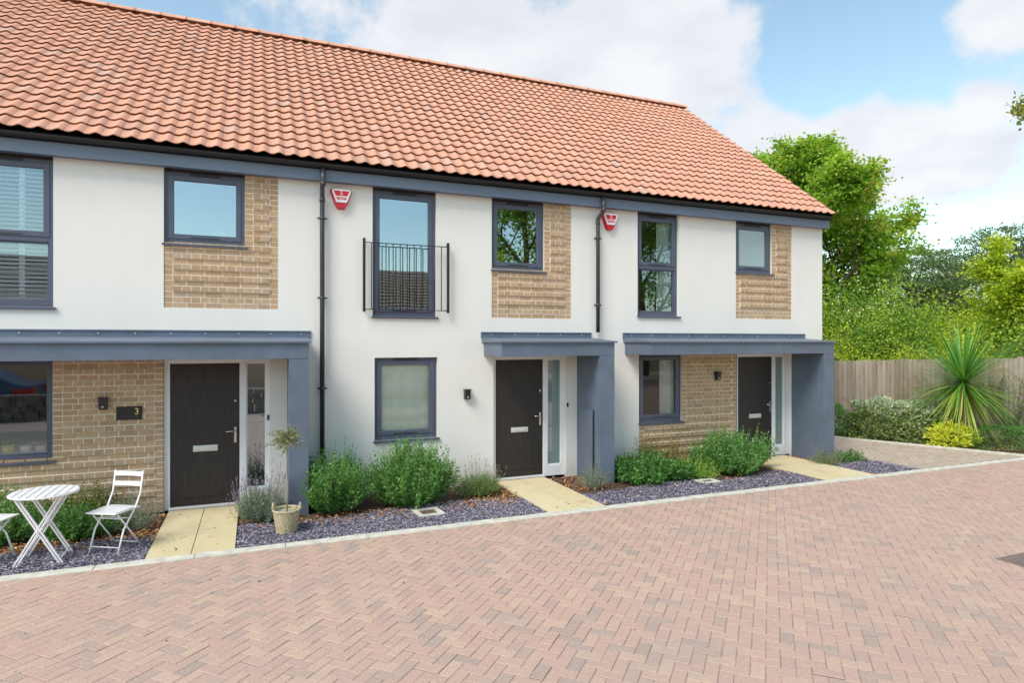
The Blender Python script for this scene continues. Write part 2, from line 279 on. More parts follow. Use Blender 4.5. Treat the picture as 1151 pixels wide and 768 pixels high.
# ------------------------------------------------------------------ helpers
class MB:
    def __init__(s): s.v = []; s.f = []; s.m = []; s.r = []; s.sm = []
    def add(s, vs, fs, mi=0, rnd=None, smooth=False):
        b = len(s.v); s.v += [tuple(p) for p in vs]
        rr = random.random() if rnd is None else rnd
        for f in fs: s.f.append([b+i for i in f]); s.m.append(mi); s.r.append(rr); s.sm.append(smooth)
        return s
    def box(s, x0, x1, y0, y1, z0, z1, mi=0, rnd=None, rot=None, pivot=None):
        vs = [(x0,y0,z0),(x1,y0,z0),(x1,y1,z0),(x0,y1,z0),(x0,y0,z1),(x1,y0,z1),(x1,y1,z1),(x0,y1,z1)]
        if rot is not None: vs = [tuple(rot @ (Vector(p)-pivot) + pivot) for p in vs]
        return s.add(vs, [(0,3,2,1),(4,5,6,7),(0,1,5,4),(1,2,6,5),(2,3,7,6),(3,0,4,7)], mi, rnd)
    def quad(s, a, b, c, d, mi=0, rnd=None): return s.add([a,b,c,d], [(0,1,2,3)], mi, rnd)
    def bar(s, a, b, w, t=None, up=(0,0,1), mi=0):
        a = Vector(a); b = Vector(b); t = t or w; d = (b-a).normalized(); u = Vector(up)
        if abs(d.dot(u)) > .98: u = Vector((0,1,0))
        x = d.cross(u).normalized(); y = x.cross(d)
        vs = []
        for p in (a, b):
            for i, j in ((-1,-1),(1,-1),(1,1),(-1,1)): vs.append(p + x*i*w/2 + y*j*t/2)
        return s.add(vs, [(0,1,2,3),(7,6,5,4),(0,4,5,1),(1,5,6,2),(2,6,7,3),(3,7,4,0)], mi)
    def tube(s, pts, r, n=8, mi=0, cap=True, smooth=True, rnd=None):
        pts = [Vector(p) for p in pts]; rs = r if isinstance(r, (list, tuple)) else [r]*len(pts)
        vs = []; prev = None
        for i, p in enumerate(pts):
            d = (pts[min(i+1, len(pts)-1)] - pts[max(i-1, 0)]).normalized()
            if prev is None:
                u = Vector((0,0,1)) if abs(d.z) < .9 else Vector((1,0,0)); x = d.cross(u).normalized()
            else: x = (prev - d*prev.dot(d)).normalized()
            prev = x; y = d.cross(x)
            for k in range(n):
                a = 2*math.pi*k/n; vs.append(p + (x*math.cos(a)+y*math.sin(a))*rs[i])
        fs = []
        for i in range(len(pts)-1):
            for k in range(n):
                k2 = (k+1) % n; fs.append((i*n+k, i*n+k2, (i+1)*n+k2, (i+1)*n+k))
        s.add(vs, fs, mi, rnd, smooth)
        if cap: 
            b = len(s.v)-len(vs)
            s.f.append([b+k for k in range(n)][::-1]); s.f.append([b+(len(pts)-1)*n+k for k in range(n)])
            for _ in range(2): s.m.append(mi); s.r.append(.5); s.sm.append(False)
        return s
    def lathe(s, prof, c, n=24, mi=0, smooth=True):
        vs = [(c[0]+r*math.cos(2*math.pi*k/n), c[1]+r*math.sin(2*math.pi*k/n), c[2]+z) for r, z in prof for k in range(n)]
        fs = [(i*n+k, i*n+(k+1)%n, (i+1)*n+(k+1)%n, (i+1)*n+k) for i in range(len(prof)-1) for k in range(n)]
        return s.add(vs, fs, mi, None, smooth)
    def prism(s, poly, axis, a, b, mi=0):
        # poly: list of 2D; axis 'x': poly in (y,z); 'y': (x,z); 'z': (x,y)
        def P(p, t): return (t, p[0], p[1]) if axis == 'x' else (p[0], t, p[1]) if axis == 'y' else (p[0], p[1], t)
        n = len(poly); vs = [P(p, a) for p in poly] + [P(p, b) for p in poly]
        fs = [tuple(range(n))[::-1], tuple(range(n, 2*n))] + [(i, (i+1)%n, n+(i+1)%n, n+i) for i in range(n)]
        return s.add(vs, fs, mi)
    def build(s, name, mats, parent=None, origin=None, bevel=0):
        me = bpy.data.meshes.new(name)
        root = parent
        while root is not None and root.parent is not None: root = root.parent
        o0 = Vector(origin) if origin is not None else (root.location.copy() if root is not None else Vector((0,0,0)))
        me.from_pydata([(p[0]-o0[0], p[1]-o0[1], p[2]-o0[2]) for p in s.v], [], s.f)
        if not isinstance(mats, (list, tuple)): mats = [mats]
        for m in mats: me.materials.append(M[m] if isinstance(m, str) else m)
        me.polygons.foreach_set('material_index', s.m); me.polygons.foreach_set('use_smooth', s.sm)
        at = me.attributes.new('rnd', 'FLOAT', 'FACE'); at.data.foreach_set('value', s.r)
        me.update()
        o = bpy.data.objects.new(name, me); col.objects.link(o)
        if parent is not None: o.parent = parent
        else: o.location = o0
        if bevel:
            bm = bmesh.new(); bm.from_mesh(me); bmesh.ops.recalc_face_normals(bm, faces=bm.faces); bm.to_mesh(me); bm.free()
            md = o.modifiers.new('bevel', 'BEVEL'); md.width = bevel; md.segments = 2; md.limit_method = 'ANGLE'
        return o
def npmesh(name, V, F, mats, rnd, parent=None, origin=(0,0,0), mi=None, smooth=False):
    me = bpy.data.meshes.new(name)
    root = parent
    while root is not None and root.parent is not None: root = root.parent
    o0 = np.array(root.location if root is not None else origin, dtype=np.float32)
    V = (np.asarray(V, dtype=np.float32) - o0); F = np.asarray(F, dtype=np.int32); k = F.shape[1]
    me.vertices.add(len(V)); me.vertices.foreach_set('co', V.ravel())
    me.loops.add(F.size); me.loops.foreach_set('vertex_index', F.ravel())
    me.polygons.add(len(F)); me.polygons.foreach_set('loop_start', np.arange(0, F.size, k, dtype=np.int32))
    me.update(calc_edges=True)
    if not isinstance(mats, (list, tuple)): mats = [mats]
    for m in mats: me.materials.append(M[m] if isinstance(m, str) else m)
    if mi is not None: me.polygons.foreach_set('material_index', np.asarray(mi, dtype=np.int32))
    me.polygons.foreach_set('use_smooth', np.full(len(F), smooth, dtype=bool))
    at = me.attributes.new('rnd', 'FLOAT', 'FACE'); at.data.foreach_set('value', np.asarray(rnd, dtype=np.float32))
    me.validate(); o = bpy.data.objects.new(name, me); col.objects.link(o)
    if parent is not None: o.parent = parent
    else: o.location = tuple(float(x) for x in o0)
    return o
def thing(name, loc, label, cat, group=None, rz=0):
    o = bpy.data.objects.new(name, None); o.empty_display_size = .2; col.objects.link(o); o.location = loc; o.rotation_euler = (0,0,rz)
    return tag(o, label, cat, group)
def tag(o, label, cat, group=None):
    o['label'] = label; o['category'] = cat
    if group: o['group'] = group
    return o
def struct(o): o['kind'] = 'structure'; return o
def text_mb(s, x, z, y, size, mi=0, depth=.002):
    cu = bpy.data.curves.new('t', 'FONT'); cu.body = s; cu.size = size; cu.extrude = depth; cu.align_x = 'CENTER'; cu.align_y = 'CENTER'
    ob = bpy.data.objects.new('t', cu); col.objects.link(ob); bpy.context.view_layer.update()
    me = bpy.data.meshes.new_from_object(ob.evaluated_get(bpy.context.evaluated_depsgraph_get()))
    vs = [(x+v.co.x, y-v.co.z, z+v.co.y) for v in me.vertices]; fs = [tuple(p.vertices) for p in me.polygons]
    bpy.data.objects.remove(ob); bpy.data.curves.remove(cu); bpy.data.meshes.remove(me)
    return vs, fs

# ------------------------------------------------------------------ ground, road, beds
KY0, KY1 = -2.19, -2.04                     # kerb front and back
g = MB(); g.quad((-300,-300,-.10), (300,-300,-.10), (300,300,-.10), (-300,300,-.10))
M['verge'] = simple('verge_ground', (.16, .14, .09), 1, .4, 3, bmp=.5)
struct(g.build('ground', 'verge'))
g = MB(); g.quad((-40,-30,-.0055), (60,-30,-.0055), (60,KY1,-.0055), (-40,KY1,-.0055)); struct(g.build('road_base', 'paving_sand'))
def herringbone(name, mat, inside, x0, x1, y0, y1, ang, cell, zt, gap=.003):
    ca, sa = math.cos(ang), math.sin(ang)
    n = int(max(x1-x0, y1-y0)/cell*1.5)+4; cx, cy = (x0+x1)/2, (y0+y1)/2
    I, J = np.meshgrid(np.arange(-n, n), np.arange(-n, n), indexing='ij'); I = I.ravel(); J = J.ravel(); k = (I-J) % 4
    boxes = []
    for kk, (du, dv) in ((0, (2, 1)), (3, (1, 2))):
        s = k == kk; boxes.append(np.stack([I[s], J[s], I[s]+du, J[s]+dv], 1))
    B = np.concatenate(boxes).astype(float)*cell
    mu = (B[:,0]+B[:,2])/2; mv = (B[:,1]+B[:,3])/2
    X = cx+mu*ca-mv*sa; Y = cy+mu*sa+mv*ca
    s = inside(X, Y); B = B[s]; m = len(B); X = X[s]; Y = Y[s]
    h = gap/2; c = .0035
    zt = zt + rng.normal(0, .0011, m)
    V = np.zeros((m, 8, 3)); jit = rng.normal(0, .0012, (m, 2))
    for q, (a, b) in enumerate(((0,1),(2,1),(2,3),(0,3))):
        for lvl, ins in ((0, h), (1, h+c)):
            u = B[:,a] + (ins if a == 0 else -ins) + jit[:,0]; v = B[:,b] + (ins if b == 1 else -ins) + jit[:,1]
            V[:, lvl*4+q, 0] = cx+u*ca-v*sa; V[:, lvl*4+q, 1] = cy+u*sa+v*ca; V[:, lvl*4+q, 2] = zt-(.004 if lvl == 0 else 0)
    fb = np.array([(4,5,6,7),(0,1,5,4),(1,2,6,5),(2,3,7,6),(3,0,4,7)])
    F = (np.arange(m)[:,None,None]*8+fb[None]).reshape(-1,4)
    patch = np.sin(X*1.3+Y*.7)*np.sin(Y*1.9-X*.4)*.08
    r = np.clip(rng.beta(1.5, 1.25, m)+patch, 0, 1); 
    return npmesh(name, V.reshape(-1,3), F, mat, np.repeat(r, 5))
road = herringbone('road', 'paver', lambda X, Y: (Y < KY0+.02) & (Y > -9.6) & (X > -6.5) & (X < 22) & (Y > -5.2-1.3*(X+6.5)) , -6.5, 22, -9.6, KY0, R(45), .1, 0.0)
struct(road)
g = MB(); g.quad((-40,-30,-.001), (60,-30,-.001), (60,-9.7,-.001), (-40,-9.7,-.001)); g.quad((-40,-9.7,-.001), (-6.7,-9.7,-.001), (-6.7,KY0,-.001), (-40,KY0,-.001)); g.quad((22.1,-9.7,-.001), (60,-9.7,-.001), (60,KY0,-.001), (22.1,KY0,-.001))
struct(g.build('road_beyond', 'paver'))
# kerb
k = MB(); x = -7.0
while x < 15.0:
    x2 = x+.915; k.box(x+.003, x2-.003, KY0+random.uniform(-.003,.003), KY1, -.09, .012+random.uniform(-.002,.002)); x = x2
for i in range(7):   # kerb bending away round the planted corner
    a0, a1 = R(-90+i*9), R(-90+(i+1)*9); 
    for_pts = []
    c0 = (15.05, KY1-.0+4.0)
    def cp(r, a): return (c0[0]+r*math.cos(a), c0[1]+r*math.sin(a))
    p = [cp(4.15, a0), cp(4.15, a1), cp(4.0, a1), cp(4.0, a0)]
    k.add([(*q, -.09) for q in p]+[(*q, .012) for q in p], [(0,3,2,1),(4,5,6,7),(0,1,5,4),(1,2,6,5),(2,3,7,6),(3,0,4,7)])
struct(k.build('kerb', 'concrete', bevel=.006))
# bed soil
g = MB(); g.box(-7, 11.15, KY1, .02, -.09, -.03); struct(g.build('bed_soil', 'soil'))
# drive at the gable
drive = herringbone('driveway', 'drive', lambda X, Y: (Y > KY1+.05) & (X > 11.05) & (X < 14.4) & (Y < 14) & (X < 12.85+.5*np.clip(1.2-Y, -10, 3.1)) & (X-11.05 > (-Y-1.35)*.0), 11, 14.5, KY1, 14, R(45), .1, .0)
struct(drive)
g = MB(); g.add([(11.0, KY1, -.02), (14.35, KY1, -.02), (13.5,-.1,-.02), (12.95,1,-.02), (12.75,2.4,-.02), (12.5,6,-.02), (12.5, 14, -.02), (11.0, 14, -.02)], [tuple(range(8))]); struct(g.build('driveway_base', 'paving_sand'))
# drive edging strip
g = MB(); pts = [(12.45, 6.0), (12.75, 2.4), (12.95, 1.0), (13.5, -.1), (14.0, -1.2), (14.35, -2.0)]
for a, b in zip(pts[:-1], pts[1:]): g.bar((a[0], a[1], .0), (b[0], b[1], .0), .09, .06)
struct(g.build('drive_edging', 'concrete'))
g = MB(); g.add([(12.4,6,-.035),(12.7,2.4,-.035),(12.9,1,-.035),(13.45,-.1,-.035),(14,-1.2,-.035),(14.3,-2,-.035),(22,-2,-.035),(22,8,-.035)][::-1], [tuple(range(8))]); struct(g.build('planted_bed', 'soil'))
# paths
def path(x0, x1, cuts, ysplit):
    m = MB(); xs = [x0]+cuts+[x1]; ys = [-.02]+ysplit+[KY1-.004]
    for i in range(len(xs)-1):
        for j in range(len(ys)-1): m.box(xs[i]+.004, xs[i+1]-.004, ys[j+1]+.003, ys[j]-.003, -.06, .008+random.uniform(-.001,.001))
    return struct(m.build('path', 'slab', bevel=.003))
path(-1.08, -.20, [-.64], [-.14, -1.05]); path(3.66, 4.55, [4.10], [-.15, -.62, -1.1, -1.57]); path(8.76, 9.92, [9.34], [-.25, -.85, -1.45])

# slate chippings, one bed at a time
def slate(x0, x1, y_of, dens, edge=None):
    n = int((x1-x0)*(-(KY1)-0)*dens); X = rng.uniform(x0, x1, n*2); Y = rng.uniform(KY1, 0, n*2)
    yy = y_of(X)+rng.normal(0, .05, len(X)); s = (Y < yy)
    if edge: s &= edge(X, Y)
    X = X[s][:n]; Y = Y[s][:n]; m = len(X)
    Z = rng.uniform(-.026, .004, m)
    L_ = rng.uniform(.009, .024, m)
    a = rng.uniform(0, 2*np.pi, m); V = np.zeros((m, 6, 3)); tx = rng.normal(0, .35, m); ty = rng.normal(0, .35, m)
    for q in range(4):
        an = a+q*np.pi/2+rng.uniform(-.35,.35,m); r = L_*rng.uniform(.55,1.1,m)
        dx, dy = r*np.cos(an), r*np.sin(an)*.8
        V[:,q,0] = X+dx; V[:,q,1] = Y+dy; V[:,q,2] = Z+tx*dx+ty*dy+.004
    V[:,4] = np.stack([X+rng.normal(0,.004,m), Y+rng.normal(0,.004,m), Z+.008], 1); V[:,5] = np.stack([X, Y, Z-.01], 1)
    fb = np.array([(0,1,4),(1,2,4),(2,3,4),(3,0,4),(1,0,5),(2,1,5),(3,2,5),(0,3,5)])
    F = (np.arange(m)[:,None,None]*6+fb[None]).reshape(-1,3)
    o = npmesh('slate_chippings', V.reshape(-1,3), F, 'slate', np.repeat(rng.beta(1.6,2.2,m), 8)); o['kind'] = 'stuff'; return o
slate(-6.4, -1.09, lambda X: -1.18+.1*np.sin(X*3)+0*X, 3600)
slate(-.19, 3.65, lambda X: -1.08-.12*np.sin(X*2.0)+.0*X, 3400)
slate(4.56, 8.75, lambda X: -1.22+.12*np.sin(X*2.3)+0*X, 2600)
slate(9.93, 11.2, lambda X: -1.05+0*X, 2400, lambda X, Y: (X < 11.15))
for (xa, xb) in ((-1.08, -.2), (3.66, 4.55), (8.8, 9.9)):
    slate(xa, xb, lambda X: 0*X-.1, 14)
# fallen leaves
def litter(x0, x1, y0, y1, n, flat=False, z=(-.02,.012)):
    X = rng.uniform(x0,x1,n); Y = rng.uniform(y0,y1,n); Z = rng.uniform(*z, n)
    return np.stack([X,Y,Z],1)
def leaf_arrays(P, D, S, Ln, Wd, fold=.15):
    m = len(P); D = D/np.linalg.norm(D,axis=1,keepdims=True); S = S - D*np.sum(S*D,1,keepdims=True); S /= (np.linalg.norm(S,axis=1,keepdims=True)+1e-9)
    U = np.cross(D, S); V = np.zeros((m,4,3)); Ln = Ln[:,None]; Wd = Wd[:,None]
    V[:,0] = P; V[:,1] = P+D*Ln*.45+S*Wd*.5+U*Wd*fold; V[:,2] = P+D*Ln; V[:,3] = P+D*Ln*.45-S*Wd*.5+U*Wd*fold
    return V.reshape(-1,3), np.arange(m*4).reshape(m,4)
def rv(n): 
    v = rng.normal(0,1,(n,3)); return v/np.linalg.norm(v,axis=1,keepdims=True)
LP = np.concatenate([litter(-2.6,-1.1,-1.35,-.9,420), litter(-1.5,-1.1,-.9,-.1,140), litter(-.18,.6,-1.35,-.7,90), litter(.6,3.6,-1.45,-.95,520), litter(2.8,3.65,-1.3,-.3,260), litter(4.55,5.4,-1.1,-.1,260), litter(5.4,8.7,-1.5,-1.1,120), litter(9.93,10.4,-.9,-.1,80), litter(-3,11,-2.0,-1.3,90,z=(0,.014)), litter(12.9,17.5,-1.9,1.5,900,z=(-.03,-.005))])
n = len(LP); D = rv(n); D[:,2] *= .25; S = rv(n); S[:,2] *= .2
V, F = leaf_arrays(LP, D, S, rng.uniform(.03,.07,n), rng.uniform(.02,.045,n), .3)
o = npmesh('fallen_leaves', V, F, 'litter', rng.random(n)); o['kind'] = 'stuff'
n = 260; P = np.stack([rng.uniform(-3.5,14,n), KY0-rng.exponential(.9,n), np.full(n,.006)],1); P = P[(P[:,1]>-8)]
P = np.concatenate([P, np.stack([rng.uniform(-1.05,-.22,40), rng.uniform(-1.9,-.2,40), np.full(40,.016)],1), np.stack([rng.uniform(3.7,4.5,14), rng.uniform(-1.9,-.2,14), np.full(14,.016)],1)]); n = len(P)
D = rv(n); D[:,2] *= .1; S = rv(n); S[:,2] *= .1
V, F = leaf_arrays(P, D, S, rng.uniform(.008,.035,n), rng.uniform(.006,.02,n), .2)
M['grit'] = rndmat('grit', [(0, (.04, .03, .02)), (.5, (.16, .08, .04)), (.8, (.3, .16, .08)), (.9,(.3,.32,.1)), (1, (.6, .58, .5))], .8)
o = npmesh('leaf_scraps', V, F, 'grit', rng.random(n)); o['kind'] = 'stuff'

# ------------------------------------------------------------------ the terrace
EAVE_Y, EAVE_Z, RIDGE_Y, RIDGE_Z = -.27, 4.93, 4.62, 8.80
FAS_Y, FAS_Z0, FAS_Z1 = -.15, 4.66, 4.82
def wall_holes(mb, x0, x1, z0, z1, holes, y=0.0, depth=.10, mi=0):
    holes = [(h[0], h[1], h[2], 4.72 if 4.6 < h[3] < 4.71 else h[3], *h[4:]) for h in holes]
    xs = sorted(set([x0, x1]+[h[0] for h in holes]+[h[1] for h in holes])); zs = sorted(set([z0, z1]+[h[2] for h in holes]+[h[3] for h in holes]))
    xs = [v for v in xs if x0 <= v <= x1]; zs = [v for v in zs if z0 <= v <= z1]
    for i in range(len(xs)-1):
        for j in range(len(zs)-1):
            cx, cz = (xs[i]+xs[i+1])/2, (zs[j]+zs[j+1])/2
            if any(h[0] < cx < h[1] and h[2] < cz < h[3] for h in holes): continue
            mb.quad((xs[i],y,zs[j]), (xs[i+1],y,zs[j]), (xs[i+1],y,zs[j+1]), (xs[i],y,zs[j+1]), mi)
    for h in holes:
        a, b, c, d = h[:4]; dp = h[4] if len(h) > 4 else depth
        mb.quad((a,y,c),(a,y,d),(a,y+dp,d),(a,y+dp,c),mi); mb.quad((b,y,c),(b,y+dp,c),(b,y+dp,d),(b,y,d),mi)
        mb.quad((a,y,d),(b,y,d),(b,y+dp,d),(a,y+dp,d),mi); mb.quad((a,y,c),(a,y+dp,c),(b,y+dp,c),(b,y,c),mi)
def brick_panel(parent, x0, x1, z0, z1, openings, proud=.020, y=.010, name='brick_panel'):
    m = MB(); mo = MB(); row = .075; nr = int(round((z1-z0)/row)); row = (z1-z0)/nr
    def free(zc):
        iv = [(x0, x1)]
        for a, b, c, d in openings:
            if c < zc < d:
                new = []
                for p, q in iv:
                    if b <= p or a >= q: new.append((p,q)); continue
                    if a > p+.05: new.append((p,a))
                    if b < q-.05: new.append((b,q))
                iv = new
        return iv
    def brick(a, b, zz, pr):
        if b-a < .02: return
        j = random.uniform(-.002,.002); m.box(a+j, b, y-pr+random.uniform(-.0015,.0015), y+.05, zz+.0058+random.uniform(-.001,.001), zz+row-.0058)
    for r in range(nr):
        zz = z0+r*row; hdr = r % 2 == 1
        for p, q in free(zz+row/2):
            wide = q-p; B = .1075
            if hdr and 1 < r < nr-1 and q-p > .3: mo.box(p+B+.004, q-B-.004, y-proud+.003, y+.02, zz+.0045, zz+row-.0045)
            brick(p+.002, p+B-.005, zz, 0); brick(q-B+.005, q-.002, zz, 0)
            f0, f1 = p+B+.005, q-B-.005
            pr = proud if (hdr and 1 < r < nr-1) else 0
            st = .1125 if hdr else .225
            x = f0 if hdr else f0-(.05625)
            cnt = max(1, round((f1-f0+.01)/st)) if hdr else 0
            if hdr: st = (f1-f0+.01)/cnt
            while x < f1-.015:
                brick(max(x, f0), min(x+st-.0115, f1), zz, pr); x += st
    m.build(name, 'brick', parent, bevel=0)
    k = MB(); wall_holes(k, x0, x1, z0, z1, openings, y=y+.003, depth=.1)
    k.v and k.add(mo.v, mo.f); k.build('mortar_joints', 'mortar', parent)

def window(parent, x0, x1, z0, z1, transom=None, sashes='T', glass='glass', vent=True, sill=True, y=.055, name='window'):
    """sashes: which lights open: letters per light bottom..top, O opening, F fixed"""
    f = MB(); W = .055; yb = y+.07
    f.box(x0, x0+W, y, yb, z0, z1); f.box(x1-W, x1, y, yb, z0, z1); f.box(x0+W, x1-W, y, yb, z0, z0+W+.02); f.box(x0+W, x1-W, y, yb, z1-W, z1)
    if z1 > 4.6:
        hd = MB(); hd.box(x0, x1, y+.01, yb, z1, z1+.08); hd.build('head_shade_strip', 'head_shade', parent)  # added dark strip: shadow of the recess under the fascia, put in as colour
    lights = []
    if transom: f.box(x0+W, x1-W, y, yb, transom-.035, transom+.035); lights = [(z0+W+.02, transom-.035), (transom+.035, z1-W)]
    else: lights = [(z0+W+.02, z1-W)]
    win = f.build(name, 'frame', parent, bevel=.004)
    for i, (a, b) in enumerate(lights):
        op = (sashes[i] == 'O'); xa, xb = x0+W, x1-W
        s = .062 if op else .022; ys = y-.012 if op else y+.015
        m = MB(); e = .006 if op else 0
        m.box(xa-e, xa+s, ys, ys+.05, a-e, b+e); m.box(xb-s, xb+e, ys, ys+.05, a-e, b+e); m.box(xa+s, xb-s, ys, ys+.05, a-e, a+s); m.box(xa+s, xb-s, ys, ys+.05, b-s, b+e)
        m.build('sash' if op else 'glazing_bead', 'frame', win, bevel=.005)
        g = MB(); g.quad((xa+s-.004, ys+.03, a+s-.004), (xb-s+.004, ys+.03, a+s-.004), (xb-s+.004, ys+.03, b-s+.004), (xa+s-.004, ys+.03, b-s+.004))
        g.build('pane', glass, win)
        if op:
            h = MB(); c = (xa+xb)/2; h.box(c-.19, c+.19, ys-.006, ys+.002, a+.012, a+.022); h.build('drip_bar', 'iron', win)
    if vent:
        v = MB(); c = (x0+x1)/2; v.box(c-.19, c+.19, y-.022, y-.002, z1-.038, z1-.014); v.build('trickle_vent', 'iron', win, bevel=.003)
    if sill:
        s = MB(); s.prism([(y+.02,z0+.01),(-.035,z0-.006),(-.035,z0-.034),(-.028,z0-.034),(-.028,z0-.012),(y+.02,z0-.004)], 'x', x0-.02, x1+.03)
        s.build('sill', 'frame', win)
    return win

def door(parent, x0, x1, leaf0, leaf1, gl0, gl1, y=.05, ztop=2.085, glass='glass_frost', handle_right=True, threshold=.035, gz0=.2):
    f = MB(); yb = y+.07; zl = 2.005
    f.box(x0, leaf0, y, yb, 0, ztop); f.box(leaf0, gl0-.02, y, yb, zl, ztop); f.box(leaf1, gl0-.0, y, yb, 0, zl)
    f.box(gl0-.02, x1, y+.001, yb, zl-.0, ztop-.001)
    f.box(gl1, x1, y, yb, 0, zl); f.box(gl0, gl1, y+.001, yb, .0, gz0)
    fr = f.build('door_frame', 'white', parent, bevel=.005)
    g = MB(); g.quad((gl0, y+.03, gz0), (gl1, y+.03, gz0), (gl1, y+.03, zl), (gl0, y+.03, zl)); g.build('sidelight_pane', glass, fr)
    b = MB(); 
    for a, c, d, e in ((gl0, gl0+.012, gz0, zl), (gl1-.012, gl1, gz0, zl), (gl0, gl1, gz0, gz0+.012), (gl0, gl1, zl-.012, zl)): b.box(a, c, y+.012, y+.029, d, e)
    b.build('glazing_bead', 'white', fr)
    t = MB(); t.prism([(y-.03, 0), (y-.03, .012), (y+.005, threshold), (y+.06, threshold), (y+.06, 0)], 'x', leaf0-.02, leaf1+.01); t.box(leaf0, leaf1, y-.012, y+.003, .018, .022)
    t.build('threshold', 'plate', fr)
    d = MB(); d.box(leaf0+.004, leaf1-.004, y+.012, y+.056, threshold, zl-.004); dr = d.build('door', 'door', parent, bevel=.003)
    d = MB(); d.box(leaf0+.12, leaf1-.12, y+.004, y+.012, .145, .152); d.build('weather_strip', 'door', dr)
    cx = (leaf0+leaf1)/2
    l = MB(); l.box(cx-.155, cx+.155, y+.002, y+.012, .78, .865); l.box(cx-.125, cx+.125, y-.006, y+.003, .797, .848); l.build('letter_plate', 'plate', dr, bevel=.004)
    hx = leaf1-.055
    h = MB(); h.box(hx-.016, hx+.016, y+.0, y+.011, .88, 1.10); h.tube([(hx, y+.005, 1.045), (hx, y-.045, 1.045)], .009, 8); h.tube([(hx+.004, y-.045, 1.045), (hx-.06, y-.05, 1.046), (hx-.125, y-.042, 1.04)], .0095, 8)
    h.lathe([(0,-.001)], (hx, y, .93), 8) if False else None
    h.build('handle', 'steel', dr)
    k = MB(); k.tube([(hx, y+.011, 1.47), (hx, y-.002, 1.47)], .017, 12); k.build('lock', 'steel', dr); k = MB(); k.tube([(hx, y+.001, .935), (hx, y-.006, .935)], .008, 8); k.build('keyhole', 'steel', dr)
    return dr

def canopy(parent, x0, x1, cx0, cx1, up0, up1):
    """box-fronted porch roof x0..x1, column cx0..cx1"""
    c = MB(); Yf = -.80
    c.box(x0, x1, Yf, Yf+.03, 2.08, 2.292); 
    c.box(x0, x0+.03, Yf+.03, 0, 2.08, 2.292); c.box(x1-.03, x1, Yf+.03, 0, 2.08, 2.292)
    c.box(x0+.03, x1-.03, Yf+.03, -.002, 2.095, 2.115)
    cn = c.build('canopy', 'metal', parent, bevel=.003)
    t = MB(); ex = .035
    t.prism([(0, 2.375), (Yf-ex, 2.315), (Yf-ex, 2.288), (Yf-ex+.006, 2.288), (Yf-.004, 2.294), (0, 2.294)], 'x', x0-ex, x1+ex); t.build('canopy_roof', 'metal', cn, bevel=.002)
    u = MB(); u.box(up0, up1, -.018, -.001, 2.36, 2.465); u.box(up0, up1, -.03, -.0181, 2.448, 2.466); u.build('wall_flashing', 'metal', cn)
    b = MB(); xx = up0+.18
    while xx < up1-.05: b.tube([(xx, -.018, 2.42), (xx, -.026, 2.42)], .009, 8); xx += .42
    b.build('flashing_fixings', 'plate', cn)
    k = MB(); k.box(cx0, cx1, Yf+.004, Yf+.17, -.05, 2.0796); k.box(cx0+.012, cx1-.012, Yf+.17, -.002, -.05, 2.0794)
    k.box(cx0-.004, cx0+.004, Yf+.125, Yf+.135, -.05, 2.079)
    co = k.build('porch_column', 'metal', parent, bevel=.003)
    return cn, co

def lamp(parent, x, z, y=0):
    m = MB(); m.prism([(y, z), (y-.085, z), (y-.10, z+.15), (y, z+.15)], 'x', x-.045, x+.045)
    o = m.build('wall_lamp', 'iron', parent, bevel=.004)
    m = MB(); m.box(x-.052, x+.052, y-.15, y, z+.15, z+.162); m.build('lamp_hood', 'iron', o)
    m = MB(); m.tube([(x, y-.088, z+.035), (x, y-.096, z+.035)], .012, 8); m.build('sensor', 'plate', o)

def rooms(parent, x0, x1, walls=((.0, 2.3), (2.62, 4.85))):
    m = MB()
    for a, b in walls:
        p = [(x0,.13,a),(x1,.13,a),(x1,3.6,a),(x0,3.6,a),(x0,.13,b),(x1,.13,b),(x1,3.6,b),(x0,3.6,b)]
        m.add(p, [(0,1,2,3),(7,6,5,4),(1,5,6,2),(2,6,7,3),(3,7,4,0)])
    m.build('interior', 'room', parent)

